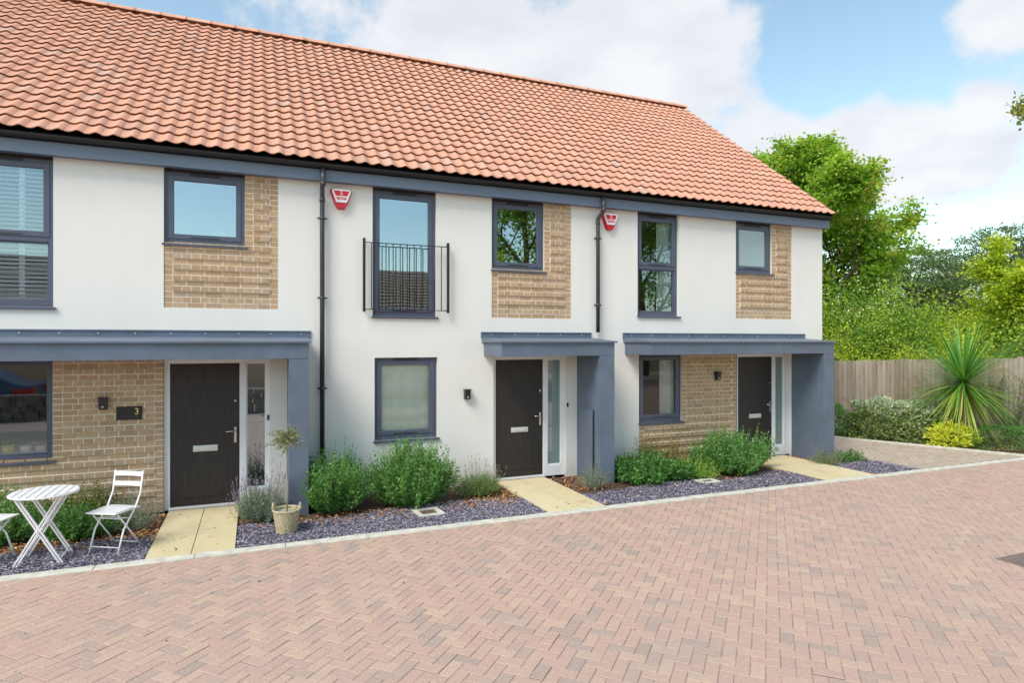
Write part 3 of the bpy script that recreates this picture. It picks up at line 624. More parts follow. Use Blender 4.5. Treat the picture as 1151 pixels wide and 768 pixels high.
TW = .198; GAUGE = .2835
SL = Vector((0, RIDGE_Y-EAVE_Y, RIDGE_Z-EAVE_Z)); SLEN = SL.length; SD = SL.normalized(); SN = Vector((0, -SD.z, SD.y))
NC = 22; GAUGE = (SLEN-.02)/NC
XR = 11.06
def roof(parent, c0, c1, gable=False):
    """tile columns c0..c1 counted leftward from the right-hand verge"""
    prof = []
    for i in range(13):
        t = i/12.0
        # pantile: broad trough then narrow roll
        zz = .0155*math.cos(2*math.pi*(t-.74)) + .0025*math.cos(4*math.pi*(t-.74))
        if i == 0: prof.append((0.0, zz-.004)); zz += .006
        prof.append((t, zz))
    Vs = []; Fs = []; Rn = []; b = 0
    sd = np.array(SD); sn = np.array(SN); e0 = np.array((0, EAVE_Y, EAVE_Z))
    for c in range(c0, c1):
        xl = XR-(c+1)*TW
        jc = random.uniform(-.002, .002)
        for r in range(NC):
            s0 = r*GAUGE-(.0 if r else .02)+random.uniform(-.004,.004); s1 = (r+1)*GAUGE+.03
            lift = .038+random.uniform(-.002,.003); tw = random.uniform(-.003,.003)
            rr = min(1, max(0, random.gauss(.5, .24)))
            rows = []
            for (s, h) in ((s0+.10, lift-.016), (s0+.004, lift-.016), (s0, lift-.004), (s0+.008, lift), (s1, .004)):
                for t, zz in prof:
                    p = e0 + sd*s + sn*(h+zz+tw*(t-.5)); rows.append((xl+t*TW*1.01+jc, p[1], p[2]))
            n = len(prof); Vs += rows
            for k in range(4):
                for i in range(n-1): Fs.append((b+k*n+i, b+k*n+i+1, b+(k+1)*n+i+1, b+(k+1)*n+i)); Rn.append(rr)
            b += len(rows)
    ro = npmesh('roof', Vs, Fs, 'tile', Rn, parent, smooth=False)
    # back slope
    xa, xb = XR-c1*TW, XR-c0*TW
    m = MB(); m.quad((xb, 2*RIDGE_Y-EAVE_Y, EAVE_Z), (xa, 2*RIDGE_Y-EAVE_Y, EAVE_Z), (xa, RIDGE_Y, RIDGE_Z), (xb, RIDGE_Y, RIDGE_Z))
    m.build('rear_slope', 'tile', ro); m = MB(); m.quad((xa, EAVE_Y+.05, EAVE_Z-.03), (xb, EAVE_Y+.05, EAVE_Z-.03), (xb, RIDGE_Y, RIDGE_Z-.04), (xa, RIDGE_Y, RIDGE_Z-.04)); m.build('underlay', 'gutter', ro)
    # ridge
    m = MB(); x = xb+(.02 if gable else 0)
    while x > xa+.002:
        x2 = max(x-.45, xa); pr = [(math.cos(a)*.13, math.sin(a)*.085) for a in [R(-8+196/8*i) for i in range(9)]]
        outer = [(x-.004 if k == 0 else x2+.004) for k in (0,1)]
        vs = []
        for xx, sc in ((x, 1.0), (x2+.004, 1.0)):
            vs += [(xx, RIDGE_Y+p[0]*sc, RIDGE_Z+.012+p[1]*sc) for p in pr]
        m.add(vs, [(i, i+1, 9+i+1, 9+i) for i in range(8)]+[tuple(range(9))], 0, None, True)
        # raised joint
        vs = []
        for xx in (x2-.012, x2+.022): vs += [(xx, RIDGE_Y+p[0]*1.07, RIDGE_Z+.012+p[1]*1.09) for p in pr]
        m.add(vs, [(i, i+1, 9+i+1, 9+i) for i in range(8)]+[tuple(range(9)), tuple(range(9,18))], 0, .15)
        x = x2
    m.build('ridge_tiles', 'tile', ro)
    return ro
def eaves(parent, xa, xb):
    m = MB(); m.box(xa, xb, FAS_Y, FAS_Y+.02, FAS_Z0, FAS_Z1); m.box(xa, xb, FAS_Y+.02, 0, FAS_Z0+.008, FAS_Z0+.02); m.build('fascia', 'fascia', parent)
    # half round gutter
    m = MB(); rad = .056; yc, zc = FAS_Y-.062, FAS_Z1+.062
    pr = [(yc+math.cos(a)*rad, zc+math.sin(a)*rad) for a in [R(180+180/8*i) for i in range(9)]]
    po = pr+[(yc+math.cos(a)*(rad-.005), zc+math.sin(a)*(rad-.005)) for a in [R(360-180/8*i) for i in range(9)]]
    m.prism(po, 'x', xa, xb); gu = m.build('gutter', 'gutter', parent)
    b = MB(); x = xa+.35
    while x < xb-.05:
        pb = [(yc+math.cos(a)*(rad+.005), zc+math.sin(a)*(rad+.005)) for a in [R(180+180/8*i) for i in range(9)]]; pb2 = pb+[(yc+math.cos(a)*(rad), zc+math.sin(a)*(rad)) for a in [R(360-180/8*i) for i in range(9)]]
        b.prism(pb2, 'x', x-.018, x+.018); b.box(x-.012, x+.012, yc+rad-.01, FAS_Y, zc-.05, zc-.02); x += .92
    b.build('gutter_brackets', 'gutter', gu)
    t = MB(); t.quad((xa, EAVE_Y+.12, EAVE_Z+.02), (xb, EAVE_Y+.12, EAVE_Z+.02), (xb, FAS_Y+.0, FAS_Z1), (xa, FAS_Y+.0, FAS_Z1)); t.build('eaves_felt', 'gutter', parent)

def downpipe(parent, x, zbot, gx=None):
    yp = -.075; m = MB(); gx = gx or x
    m.tube([(gx, FAS_Y-.05, FAS_Z1+.0), (gx, FAS_Y-.05, FAS_Z0-.03), (gx-.01, FAS_Y-.03, FAS_Z0-.09), (x, yp, FAS_Z0-.20), (x, yp, FAS_Z0-.26), (x, yp, zbot)], .034, 12)
    for z in (FAS_Z0-.24, FAS_Z0-.03): m.tube([(x if z < FAS_Z0-.1 else gx, yp if z < FAS_Z0-.1 else FAS_Y-.05, z), (x if z < FAS_Z0-.1 else gx, yp if z < FAS_Z0-.1 else FAS_Y-.05, z-.06)], .040, 12)
    dp = m.build('downpipe', 'pipe', parent)
    for z in (4.12, 2.95, 1.62, .6):
        if z < zbot: continue
        b = MB()
        b.tube([(x, yp, z-.018), (x, yp, z+.018)], .042, 12); b.box(x-.07, x+.07, yp+.0, yp+.02, z-.012, z+.012); b.box(x-.02, x+.02, yp+.02, 0, z-.012, z+.012); b.build('pipe_clip', 'pipe', dp)

def alarm(parent, x, z):
    """shield-shaped bell box, red with white border"""
    y0 = -.001
    sh = [(-.150,.130),(.150,.130),(.163,.10),(.10,-.08),(.052,-.165),(-.052,-.165),(-.10,-.08),(-.163,.10)]
    m = MB(); d = .075
    n = len(sh); back = [(x+p[0], y0, z+p[1]) for p in sh]; front = [(x+p[0]*.9, y0-d, z+p[1]*.93) for p in sh]
    m.add(back+front, [tuple(range(n))[::-1] if False else tuple(range(n,2*n))]+[(i, (i+1)%n, n+(i+1)%n, n+i) for i in range(n)]); 
    bx = m.build('alarm_box', 'red', parent, bevel=.004)
    wf = [(-.142,.118),(-.10,.128),(.10,.128),(.142,.118),(.148,.09),(.082,-.078),(-.082,-.078),(-.148,.09)]
    m = MB(); m.prism([(x+p[0]*.93, z+p[1]*.95) for p in wf], 'y', y0-d-.012, y0-d+.002); m.build('cover_plate', 'signwhite', bx, bevel=.003)
    m = MB(); m.prism([(x+p[0], z+p[1]) for p in [(-.112,.098),(.112,.098),(.084,.022),(-.084,.022)]], 'y', y0-d-.014, y0-d-.011); m.prism([(x+p[0], z+p[1]) for p in [(-.078,.004),(.078,.004),(.060,-.036),(-.060,-.036)]], 'y', y0-d-.014, y0-d-.011)
    m.build('cover_print', 'red', bx)
    m = MB(); yy = y0-d-.0155
    vs, fs = text_mb('S', x, z+.061, yy, .085); m.add(vs, fs)
    for (a, b_, zz) in ((-.055, .055, -.012), (-.04, .04, -.026)): 
        xx = a
        while xx < b_: wd = random.uniform(.006, .014); m.box(x+xx, x+xx+wd, yy-.001, yy+.001, z+zz-.004, z+zz+.004); xx += wd+.005
    m.build('cover_lettering', 'signwhite', bx)

HG = 'terraced houses in one row'
# ---- left house
H1 = thing('terraced_house', (-2, 0, 0), 'terraced house at the left end of the row, with number 3 sign on buff brick', 'house', HG)
x0, x1 = -6.0, .92
w1 = (-3.43, -2.38, 2.75, 4.64); w2 = (-1.14, -.13, 3.65, 4.64); g1 = (-3.40, -2.39, .79, 2.08); d1 = (-1.14, .20, -.1, 2.085)
pan = (-1.14, .31, 2.77, 4.70)
m = MB()
wall_holes(m, x0, x1, -.1, 4.86, [w1, (-1.14, .31, 2.77, 4.70, .02), (-3.40, -1.14, -.1, 2.10, .02), d1])
m.quad((x0,0,-.1),(x0,9.3,-.1),(x0,9.3,4.86),(x0,0,4.86)); m.build('wall', 'render', H1)
brick_panel(H1, pan[0], pan[1], pan[2], 4.72, [(w2[0], w2[1], w2[2], 4.72)])
brick_panel(H1, -3.40, -1.14, 0.0, 2.10, [(g1[0], g1[1], g1[2], 2.10)], name='brick_wall')
wa = window(H1, *w1, transom=3.62, sashes='FO', glass='glass_half'); window(H1, *w2, sashes='O', glass='glass'); window(H1, *g1, sashes='F', glass='glass_half', vent=True)
door(H1, -1.14, .20, -1.07, -.20, -.11, .145, glass='glass', gz0=.22)
canopy(H1, -3.70, .67, .42, .67, -3.75, .76)
rooms(H1, -5.9, .8)
lamp(H1, -1.83, 1.42, .012)
# number sign
m = MB(); m.box(-1.69, -1.39, -.012, .012, 1.27, 1.45); sg_ = m.build('number_sign', 'black', H1, bevel=.003)
vs, fs = text_mb('3', -1.455, 1.375, -.014, .12); m = MB(); m.add(vs, fs); m.build('house_number', 'gold', sg_)
m = MB(); m.box(-1.66, -1.50, -.0135, -.0121, 1.315, 1.318); m.box(-1.50, -1.44, -.0135, -.0121, 1.305, 1.312); m.build('sign_line', 'frame', sg_)
# shutters inside upper left window
def shutters(parent, x0, x1, z0, z1):
    f = MB(); y = .155
    for a in (x0, (x0+x1)/2+.12, x1-.055): f.box(a, a+.06, y, y+.03, z0, z1)
    for z in (z0, z1-.06): f.box(x0, x1, y+.001, y+.029, z, z+.06)
    s = f.build('shutter_frame', 'shutter', parent)
    l = MB(); z = z0+.09
    while z < z1-.08: 
        l.add([(x0+.04, y-.018, z-.012), (x1-.04, y-.018, z-.012), (x1-.04, y+.03, z+.022), (x0+.04, y+.03, z+.022)], [(0,1,2,3)])
        l.add([(x0+.04, y-.018, z-.018), (x1-.04, y-.018, z-.018), (x1-.04, y+.03, z+.016), (x0+.04, y+.03, z+.016)], [(3,2,1,0)]); z += .056
    l.build('louvres', 'shutter', s)
shutters(wa, -3.38, -2.42, 2.82, 4.66)
m = MB(); m.tube([(.20,.03,1.39),(.20,.028,1.46)], .001, 6); m = MB(); m.box(.165,.19,.03,.05,1.18,1.25); m.build('door_bell', 'black', H1)

# ---- middle house
H2 = thing('terraced_house', (3.2, 0, 0), 'middle terraced house with a railed balcony window and all-render ground floor', 'house', HG)
j = (1.66, 2.66, 2.70, 4.64); w4 = (3.60, 4.56, 3.50, 4.64); g2 = (1.69, 2.68, .79, 2.06); d2 = (3.63, 4.97, -.1, 2.085)
m = MB(); wall_holes(m, .92, 5.57, -.1, 4.86, [j, (3.60, 5.07, 2.70, 4.70, .02), g2, d2]); m.build('wall', 'render', H2)
brick_panel(H2, 3.60, 5.07, 2.70, 4.72, [(w4[0], w4[1], w4[2], 4.72)])
window(H2, *j, sashes='O', glass='glass', name='window'); window(H2, *w4, sashes='O'); wg = window(H2, *g2, sashes='O', glass='glass_clear')
door(H2, 3.62, 4.97, 3.69, 4.555, 4.645, 4.90, y=.05, gz0=.19)
cn, co2 = canopy(H2, 3.46, 5.45, 5.17, 5.45, 3.41, 5.46)
rooms(H2, 1.0, 5.5)
lamp(H2, 3.16, 1.38)
# meter cupboard door in the column's inner face, a little ajar
rot = Matrix.Rotation(R(-5), 3, 'Z'); pv = Vector((5.18, -.12, 0))
m = MB(); m.box(5.168, 5.180, -.60, -.12, .06, 1.17, rot=Matrix.Rotation(R(-3), 3, 'Z'), pivot=pv); m.build('meter_cupboard_door', 'metal', co2)
m = MB(); m.box(5.176, 5.1815, -.628, -.592, .05, 1.18); m.build('cupboard_gap', 'dark', co2)
# roman blind
m = MB(); xs = np.linspace(1.78, 2.60, 15); zs = [1.98, 1.90, 1.73, 1.70, 1.69, 1.55, 1.42, 1.405, 1.40, 1.22, 1.10, 1.085, 1.08, .95, .93]
G = []
for i, z in enumerate(zs):
    for x in xs:
        sag = .035*(math.sin((x-1.78)/.82*math.pi))*(i/len(zs))
        yy = .120 + (.010 if i in (3,7,11) else -.012 if i in (2,6,10) else 0) + .006*math.sin(x*23+i)
        G.append((x, yy, z-sag))
nx = len(xs); m.add(G, [(i*nx+k, i*nx+k+1, (i+1)*nx+k+1, (i+1)*nx+k) for i in range(len(zs)-1) for k in range(nx-1)], 0, None, True)
m.build('roman_blind', 'blind', wg)
# balcony railing
yR = -.085
m = MB(); m.box(1.53, 2.82, yR-.008, yR+.008, 3.80, 3.812); rl = m.build('balcony_railing', 'iron', H2)
for x in (1.52, 2.83): m = MB(); m.box(x-.02, x+.02, yR-.012, yR+.012, 2.76, 3.87); m.tube([(x, yR, 3.84), (x, 0, 3.84)], .008, 8); m.tube([(x, yR, 2.80), (x, 0, 2.80)], .008, 8); m.tube([(x, yR-.013, 3.82), (x, yR-.018, 3.82)], .010, 8); m.tube([(x, yR-.013, 2.80), (x, yR-.018, 2.80)], .010, 8); m.build('railing_post', 'iron', rl)
m = MB(); m.box(1.53, 2.82, yR-.008, yR+.008, 2.79, 2.802); m.build('bottom_rail', 'iron', rl)
for i in range(1, 12):
    m = MB(); x = 1.52+1.31*i/12; m.tube([(x, yR, 2.80), (x, yR, 3.80)], .0078, 6); m.build('baluster', 'iron', rl)
alarm(H2, 1.19, 4.45)
m = MB(); m.box(4.985,5.01,.0-.016,.0,1.18,1.25); m.build('door_bell', 'black', H2)

# ---- right house
H3 = thing('terraced_house', (8.3, 0, 0), 'end terraced house beside the driveway, its gable next to the wooden fence', 'house', HG)
w5 = (6.43, 7.34, 2.78, 4.64); w6 = (8.70, 9.63, 3.67, 4.64); g3 = (6.46, 7.42, .82, 2.08); d3 = (8.72, 10.15, -.1, 2.085); XG = 11.0
m = MB(); wall_holes(m, 5.57, XG, -.1, 4.86, [w5, (8.70, 10.15, 2.76, 4.70, .02), (6.46, 8.72, -.1, 2.10, .02), d3])
m.quad((XG,0,-.1),(XG,9.24,-.1),(XG,9.24,4.86),(XG,0,4.86)); m.add([(XG,-.1,4.86),(XG,9.34,4.86),(XG,RIDGE_Y,RIDGE_Z-.06)], [(0,1,2)]); m.quad((XG,9.24,-.1),(-6,9.24,-.1),(-6,9.24,4.86),(XG,9.24,4.86))
m.add([(-6,-.1,4.86),(-6,9.34,4.86),(-6,RIDGE_Y,RIDGE_Z-.06)], [(0,1,2)])
m.build('wall', 'render', H3)
brick_panel(H3, 8.70, 10.15, 2.76, 4.72, [(w6[0], w6[1], w6[2], 4.72)]); brick_panel(H3, 6.46, 8.72, 0.0, 2.10, [(g3[0], g3[1], g3[2], 2.10)], name='brick_wall')
w5o = window(H3, *w5, transom=3.68, sashes='FO', glass='glass_half'); window(H3, *w6, sashes='O', glass='glass_frost'); w3g = window(H3, *g3, sashes='O', glass='glass_clear')
door(H3, 8.72, 10.15, 8.80, 9.675, 9.765, 9.985, gz0=.2)
canopy(H3, 6.16, 10.40, 10.13, 10.41, 6.11, 10.50)
rooms(H3, 5.65, 10.9)
lamp(H3, 8.22, 1.57, .012)
alarm(H3, 5.82, 4.45)
def curtain(parent, x0, x1, z0, z1, y=.2):
    m = MB(); n = 40; vs = []
    for z in (z0, z1):
        for i in range(n+1): t = i/n; vs.append((x0+(x1-x0)*t, y+.02*math.sin(t*math.pi*2*max(2, (x1-x0)/.09)), z))
    m.add(vs, [(i, i+1, n+2+i, n+1+i) for i in range(n)], 0, None, True); m.build('curtain', 'curtain', parent)
curtain(w5o, 6.95, 7.50, 2.8, 4.7, y=.16); curtain(w3g, 7.03, 7.60, .8, 2.1, y=.17)
# eaves, roofs, pipes (after all the houses' walls)
cB = int(round((XR-5.57)/TW)); cA = int(round((XR-.92)/TW)); cL = int(round((XR+6.05)/TW))
for H, c0, c1, gb in ((H3, 0, cB, True), (H2, cB, cA, False), (H1, cA, cL, False)):
    ro = roof(H, c0, c1, gb); eaves(H, XR-c1*TW, XR-c0*TW-(.04 if gb else 0))
    if gb:   # dry verge along the gable and boxed end
        m = MB(); 
        a = Vector((XR-.035, EAVE_Y+.03, EAVE_Z-.05)); 
        def sl(s, h): p = Vector((0, EAVE_Y, EAVE_Z))+SD*s+SN*h; return (p.y, p.z)
        m.prism([sl(.02,-.10), sl(SLEN,-.10), sl(SLEN,-.02), sl(.02,-.01)], 'x', XG+.001, XR-.02); m.build('verge_board', 'gutter', ro)
        m = MB(); m.prism([(FAS_Y,FAS_Z0),(0,FAS_Z0),(0,FAS_Z1+.05),(FAS_Y,FAS_Z1)], 'x', XR-.04, XR-.02); m.build('box_end', 'fascia', H)
downpipe(H2, .915, .3); downpipe(H3, 5.56, 2.47, 5.60)

# ------------------------------------------------------------------ shrubs
def shrub(root, spec, rnd_shift=0):
    """spec: cx, cy, rx, ry, h, stems, leaf (len,wid), leaf material, per-stem spacing, spread, wiggle, droop, flower(mat, prob, len), z0"""
    s = dict(rx=.4, ry=.4, h=.7, stems=120, L=.03, W=.014, sp=.016, lean=.6, up=.6, jit=.25, bare=.15, flower=None, stemmat='leaf_lav', z0=-.03, hv=.35, stem_r=.002, angle=1.0, dome=.6)
    s.update(spec); cx, cy = s['cx'], s['cy']
    P = []; D = []; sv = MB(); FP = []
    ph, ph2 = random.uniform(0, 6.28), random.uniform(0, 6.28)
    for i in range(s['stems']):
        a = random.uniform(0, 2*math.pi); q = math.sqrt(random.random())
        bx, by = cx+.35*q*s['rx']*math.cos(a), cy+.35*q*s['ry']*math.sin(a)
        hh = s['h']*(1-s['dome']*q*q)*random.uniform(1-s['hv'], 1.05)*(1+.20*q*math.sin(a*3+ph)+.10*math.sin(a*7+ph2))*(1.22 if random.random() < .07 else 1)
        sr = 1+.12*math.sin(a*4+ph2)+.07*math.sin(a*9+ph)
        tx, ty = cx+q*s['rx']*sr*math.cos(a)*random.uniform(.8,1.15), cy+q*s['ry']*sr*math.sin(a)*random.uniform(.8,1.15)
        if ty > -.04: ty = -.04-random.random()*.05
        p0 = Vector((bx, min(by,-.05), s['z0'])); p2 = Vector((tx, ty, s['z0']+hh)); p1 = p0.lerp(p2, .5)+Vector(((tx-bx)*s['lean']*.5, (ty-by)*s['lean']*.5, -hh*.05))
        n = max(4, int((p2-p0).length/s['sp']))
        pts = []
        for k in range(n+1):
            t = k/n; p = p0*(1-t)**2+p1*2*t*(1-t)+p2*t*t; p += Vector((random.gauss(0,1),random.gauss(0,1),random.gauss(0,.5)))*.006*s['h']
            pts.append(p)
            if t > s['bare']:
                tg = (p2-p0).normalized(); P.append(p); D.append(tg)
        if s['stem_r'] and i % 2 == 0: sv.tube([pts[0], pts[n//2], pts[-1]], [s['stem_r']*1.4, s['stem_r'], s['stem_r']*.6], 3, cap=False)
        if s['flower'] and random.random() < s['flower'][1]: FP.append((pts[-1], (p2-p1).normalized()))
    P = np.array(P); D = np.array(D); n = len(P)
    side = rv(n); Dl = D*s['up']+side*s['angle']; S = np.cross(Dl, rv(n))
    Ls = rng.uniform(.6,1.15,n)*s['L']; Ws = rng.uniform(.7,1.2,n)*s['W']
    P = P+side*rng.uniform(0,1,(n,1))*s['jit']*s['L']
    V, F = leaf_arrays(P, Dl, S, Ls, Ws)
    V[:,1] = np.minimum(V[:,1], s.get('ymax', -.01))
    base = np.clip(rng.beta(2,2,n)+rnd_shift, 0, 1)
    npmesh('foliage', V, F, s['leaf'], base, root)
    if len(sv.v): sv.build('stems', s.get('stemm', 'palebark'), root)
    if FP:
        fp = []; fd = []
        for p, d in FP:
            d = (d+Vector((0,0,.5))).normalized(); q = p+d*random.uniform(.0,.05); 
            for k in range(s['flower'][3]): fp.append(q+d*.006*k); fd.append(d*.5+Vector((random.gauss(0,1),random.gauss(0,1),random.gauss(0,1)))*.7)
        fp = np.array(fp); fd = np.array(fd); n = len(fp)
        V, F = leaf_arrays(fp, fd, rv(n), rng.uniform(.7,1.2,n)*s['flower'][2], rng.uniform(.7,1.2,n)*s['flower'][2]*.7)
        npmesh('flower_heads', V, F, s['flower'][0], rng.random(n), root)
def bush(name, label, cat, specs, group=None):
    s0 = specs[0]; t = thing(name, (s0['cx'], s0['cy'], -.03), label, cat, group)
    for s in specs: shrub(t, s)
    return t
# in front of the left house
bush('shrub', 'bright green low shrub behind the white bistro table', 'shrub', [dict(cx=-2.75, cy=-.62, rx=.62, ry=.5, h=.62, stems=360, L=.042, W=.02, hv=.55, leaf='leaf_shrub', dome=.45)])
bush('shrub', 'dark green leafy shrub low behind the white folding chair', 'shrub', [dict(cx=-1.95, cy=-.78, rx=.5, ry=.36, h=.42, stems=330, L=.036, W=.024, leaf='leaf_deep', dome=.5)])
bush('shrub', 'yellow-green and dark red leaved shrub against the brick wall', 'shrub', [dict(cx=-2.0, cy=-.3, rx=.52, ry=.28, h=.56, stems=260, L=.034, W=.02, leaf='leaf_mixed', dome=.5)])
bush('lavender', 'grey-green lavender beside the white folding chair, near the number 3 door path', 'lavender', [dict(cx=-1.38, cy=-.62, rx=.32, ry=.42, h=.45, stems=190, L=.034, W=.006, leaf='leaf_silver', dome=.5, flower=('fl_purple', .15, .012, 5))])
bush('lavender', 'lavender with many purple flower spikes beside the wicker basket', 'lavender', [dict(cx=.07, cy=-.86, rx=.33, ry=.30, h=.44, stems=420, L=.042, W=.008, leaf='leaf_silver', hv=.4, dome=.45, up=1.1), dict(cx=.07, cy=-.86, rx=.40, ry=.34, h=.64, stems=150, L=.02, W=.005, leaf='leaf_silver', bare=.5, up=1.3, dome=.35, flower=('fl_purple', 1, .015, 9))])
# middle house
bush('shrub', 'upright green shrub beside the grey column and the black downpipe', 'shrub', [dict(cx=1.02, cy=-.74, rx=.46, ry=.5, h=.72, stems=520, L=.050, W=.023, leaf='leaf_shrub', up=1.0, dome=.25, hv=.5), dict(cx=1.05, cy=-.65, rx=.34, ry=.3, h=.92, stems=60, L=.036, W=.015, leaf='leaf_shrub', up=1.1, dome=.3, hv=.5)])
bush('shrub', 'largest green shrub below the ground-floor window with the cream blind', 'shrub', [dict(cx=2.08, cy=-.78, rx=.62, ry=.58, h=.84, stems=760, L=.050, W=.022, leaf='leaf_shrub', up=1.1, dome=.35, hv=.5, flower=('fl_tan', .06, .012, 3)), dict(cx=2.05, cy=-.7, rx=.5, ry=.35, h=.99, stems=90, hv=.35, L=.03, W=.011, leaf='leaf_shrub', up=1.1, dome=.35)])
bush('shrub', 'low grey-green shrub with faded tan flower heads left of the middle door', 'shrub', [dict(cx=3.16, cy=-.60, rx=.38, ry=.36, h=.34, stems=460, L=.034, W=.010, leaf='leaf_olivegreen', dome=.55), dict(cx=3.15, cy=-.5, rx=.45, ry=.33, h=.50, stems=90, L=.015, W=.004, leaf='leaf_lav', bare=.6, dome=.4, flower=('fl_tan', 1, .014, 7))])
bush('shrub', 'small silvery shrub at the foot of the middle porch column', 'shrub', [dict(cx=4.98, cy=-.95, rx=.30, ry=.2, h=.36, stems=230, L=.026, W=.006, leaf='leaf_silver', dome=.5, ymax=-.02), dict(cx=5.0, cy=-.95, rx=.3, ry=.2, h=.44, stems=40, L=.015, W=.004, leaf='leaf_silver', bare=.5, dome=.4, flower=('fl_purple', .5, .01, 4))])
# right house
bush('shrub', 'dark round-leaved spreading plant beside the middle porch column', 'shrub', [dict(cx=6.12, cy=-.74, rx=.85, ry=.62, h=.46, stems=560, hv=.6, L=.055, W=.042, leaf='leaf_deep', dome=.45, sp=.03)])
bush('shrub', 'thin red-stemmed shrub with reddish leaves against the right brick wall', 'shrub', [dict(cx=6.75, cy=-.34, rx=.68, ry=.28, h=.78, stems=210, hv=.6, L=.034, W=.018, leaf='leaf_mixed', sp=.03, dome=.3, stemm='litter', stem_r=.003)])
bush('shrub', 'yellow-green feathery shrub in front of the right brick wall', 'shrub', [dict(cx=7.05, cy=-.9, rx=.5, ry=.4, h=.40, stems=300, hv=.6, L=.036, W=.014, leaf='leaf_bright', dome=.5)])
bush('shrub', 'tall bright green shrub covering the lower left of the right-hand door', 'shrub', [dict(cx=7.85, cy=-.80, rx=.80, ry=.58, h=.76, stems=600, L=.058, W=.021, leaf='leaf_shrub', up=.8, dome=.4, hv=.55)])
bush('shrub', 'low olive green shrub with pale flower stems beside the end porch column', 'shrub', [dict(cx=10.0, cy=-.98, rx=.36, ry=.3, h=.30, stems=170, L=.028, W=.010, leaf='leaf_lav', dome=.5), dict(cx=10.0, cy=-.95, rx=.34, ry=.25, h=.42, stems=40, L=.014, W=.004, leaf='leaf_lav', bare=.6, dome=.4, flower=('fl_purple', .7, .01, 4))])
bush('shrub', 'small creeping green plant spilling onto slate past the end column', 'shrub', [dict(cx=10.72, cy=-.86, rx=.36, ry=.28, h=.22, stems=130, L=.04, W=.03, leaf='leaf_deep', dome=.5, sp=.025)])

# inspection covers
def cover(x, y, rz, label, w=.36, d=.36):
    t = thing('inspection_cover', (x, y, -.02), label, 'drain cover', 'inspection covers in the slate', rz)
    m = MB(); 
    for a in ((-w/2, w/2, -d/2, -d/2+.07), (-w/2, w/2, d/2-.07, d/2), (-w/2, -w/2+.07, -d/2+.07, d/2-.07), (w/2-.07, w/2, -d/2+.07, d/2-.07)): m.box(x+a[0], x+a[1], y+a[2], y+a[3], -.04, .016)
    m.build('surround', 'concrete', t)
    m = MB(); m.box(x-w/2+.075, x+w/2-.075, y-d/2+.075, y+d/2-.075, -.04, .006); m.build('lid', 'rustlid', t)
M['rustlid'] = simple('rusty_lid', (.16, .085, .05), .8, .4, 20, bmp=.4)
cover(2.16, -1.40, R(4), 'square concrete-edged drain cover in slate below the largest shrub'); cover(6.9, -1.33, R(-3), 'small concrete-edged drain cover in slate before the right brick wall', .34, .26)
M['manhole'] = simple('manhole_iron', (.2, .15, .125), .8, .3, 30, bmp=.6, bscale=60)
t = thing('manhole_cover', (7.56, -5.73, 0), 'square brown iron manhole cover set in the herringbone road', 'manhole cover')
m = MB(); m.box(7.26, 7.86, -6.02, -5.44, -.01, .006); m.build('frame', 'manhole', t)
m = MB()
for i in range(10):
    for q in range(9): m.box(7.29+i*.054, 7.29+i*.054+.04, -5.975+q*.055, -5.975+q*.055+.04, .0061, .0095)
m.build('lid', 'manhole', t)

# ------------------------------------------------------------------ bistro set
def bistro_table():
    t = thing('bistro_table', (-2.07, -1.62, 0), 'round white slatted folding bistro table on the slate chippings', 'table')
    cx, cy, r, zt = -2.06, -1.60, .305, .715
    m = MB(); n = 8; wsl = 2*r/n
    for i in range(n):
        a = -r+i*wsl+.006; b = -r+(i+1)*wsl-.006
        za = math.sqrt(max(0, r*r-min(abs(a),abs(b))**2)) if a*b > 0 else r
        pts = []
        K = 5
        for q in range(K): y_ = a+(b-a)*q/(K-1); pts.append((y_, math.sqrt(max(0.0, r*r-y_*y_))))
        poly = [(cx+p[0], cy-p[1]) for p in pts]+[(cx+p[0], cy+p[1]) for p in pts[::-1]]
        m.prism(poly, 'z', zt, zt+.006)
    m.build('table_top', 'whitepaint', t)
    m = MB(); ring = [(cx+r*math.cos(2*math.pi*k/40), cy+r*math.sin(2*math.pi*k/40), zt-.008) for k in range(41)]; m.tube(ring, .009, 6, cap=False)
    m.build('rim', 'whitepaint', t)
    for y, off in ((-1.81, 0), (-1.43, 0)):
        for s in (0, 1):
            f = (-2.265+off, y-.02*s) if s == 0 else (-1.87+off, y+.04)
            tp = (cx+.19, y) if s == 0 else (cx-.19, y+.02)
            m = MB()
            dy = .014 if s == 0 else -.014
            for e in (-.016, .016):
                m.bar((f[0]+e*.9, f[1]+dy, 0), (tp[0]+e*.9, tp[1]+dy, zt-.01), .016, .024, up=(0,1,0))
            m.build('leg', 'whitepaint', t)
    m = MB(); m.tube([(-2.07,-1.83,.345), (-2.07,-1.41,.345)], .007, 8); m.tube([(-1.87,-1.77,.06),(-1.87,-1.39,.06)], .007, 8); m.tube([(-2.25,-1.83,.06),(-2.25,-1.41,.06)], .007, 8); m.tube([(-1.95,-1.8,.55),(-1.95,-1.42,.55)], .007, 8)
    m.build('stretcher', 'whitepaint', t)
bistro_table()
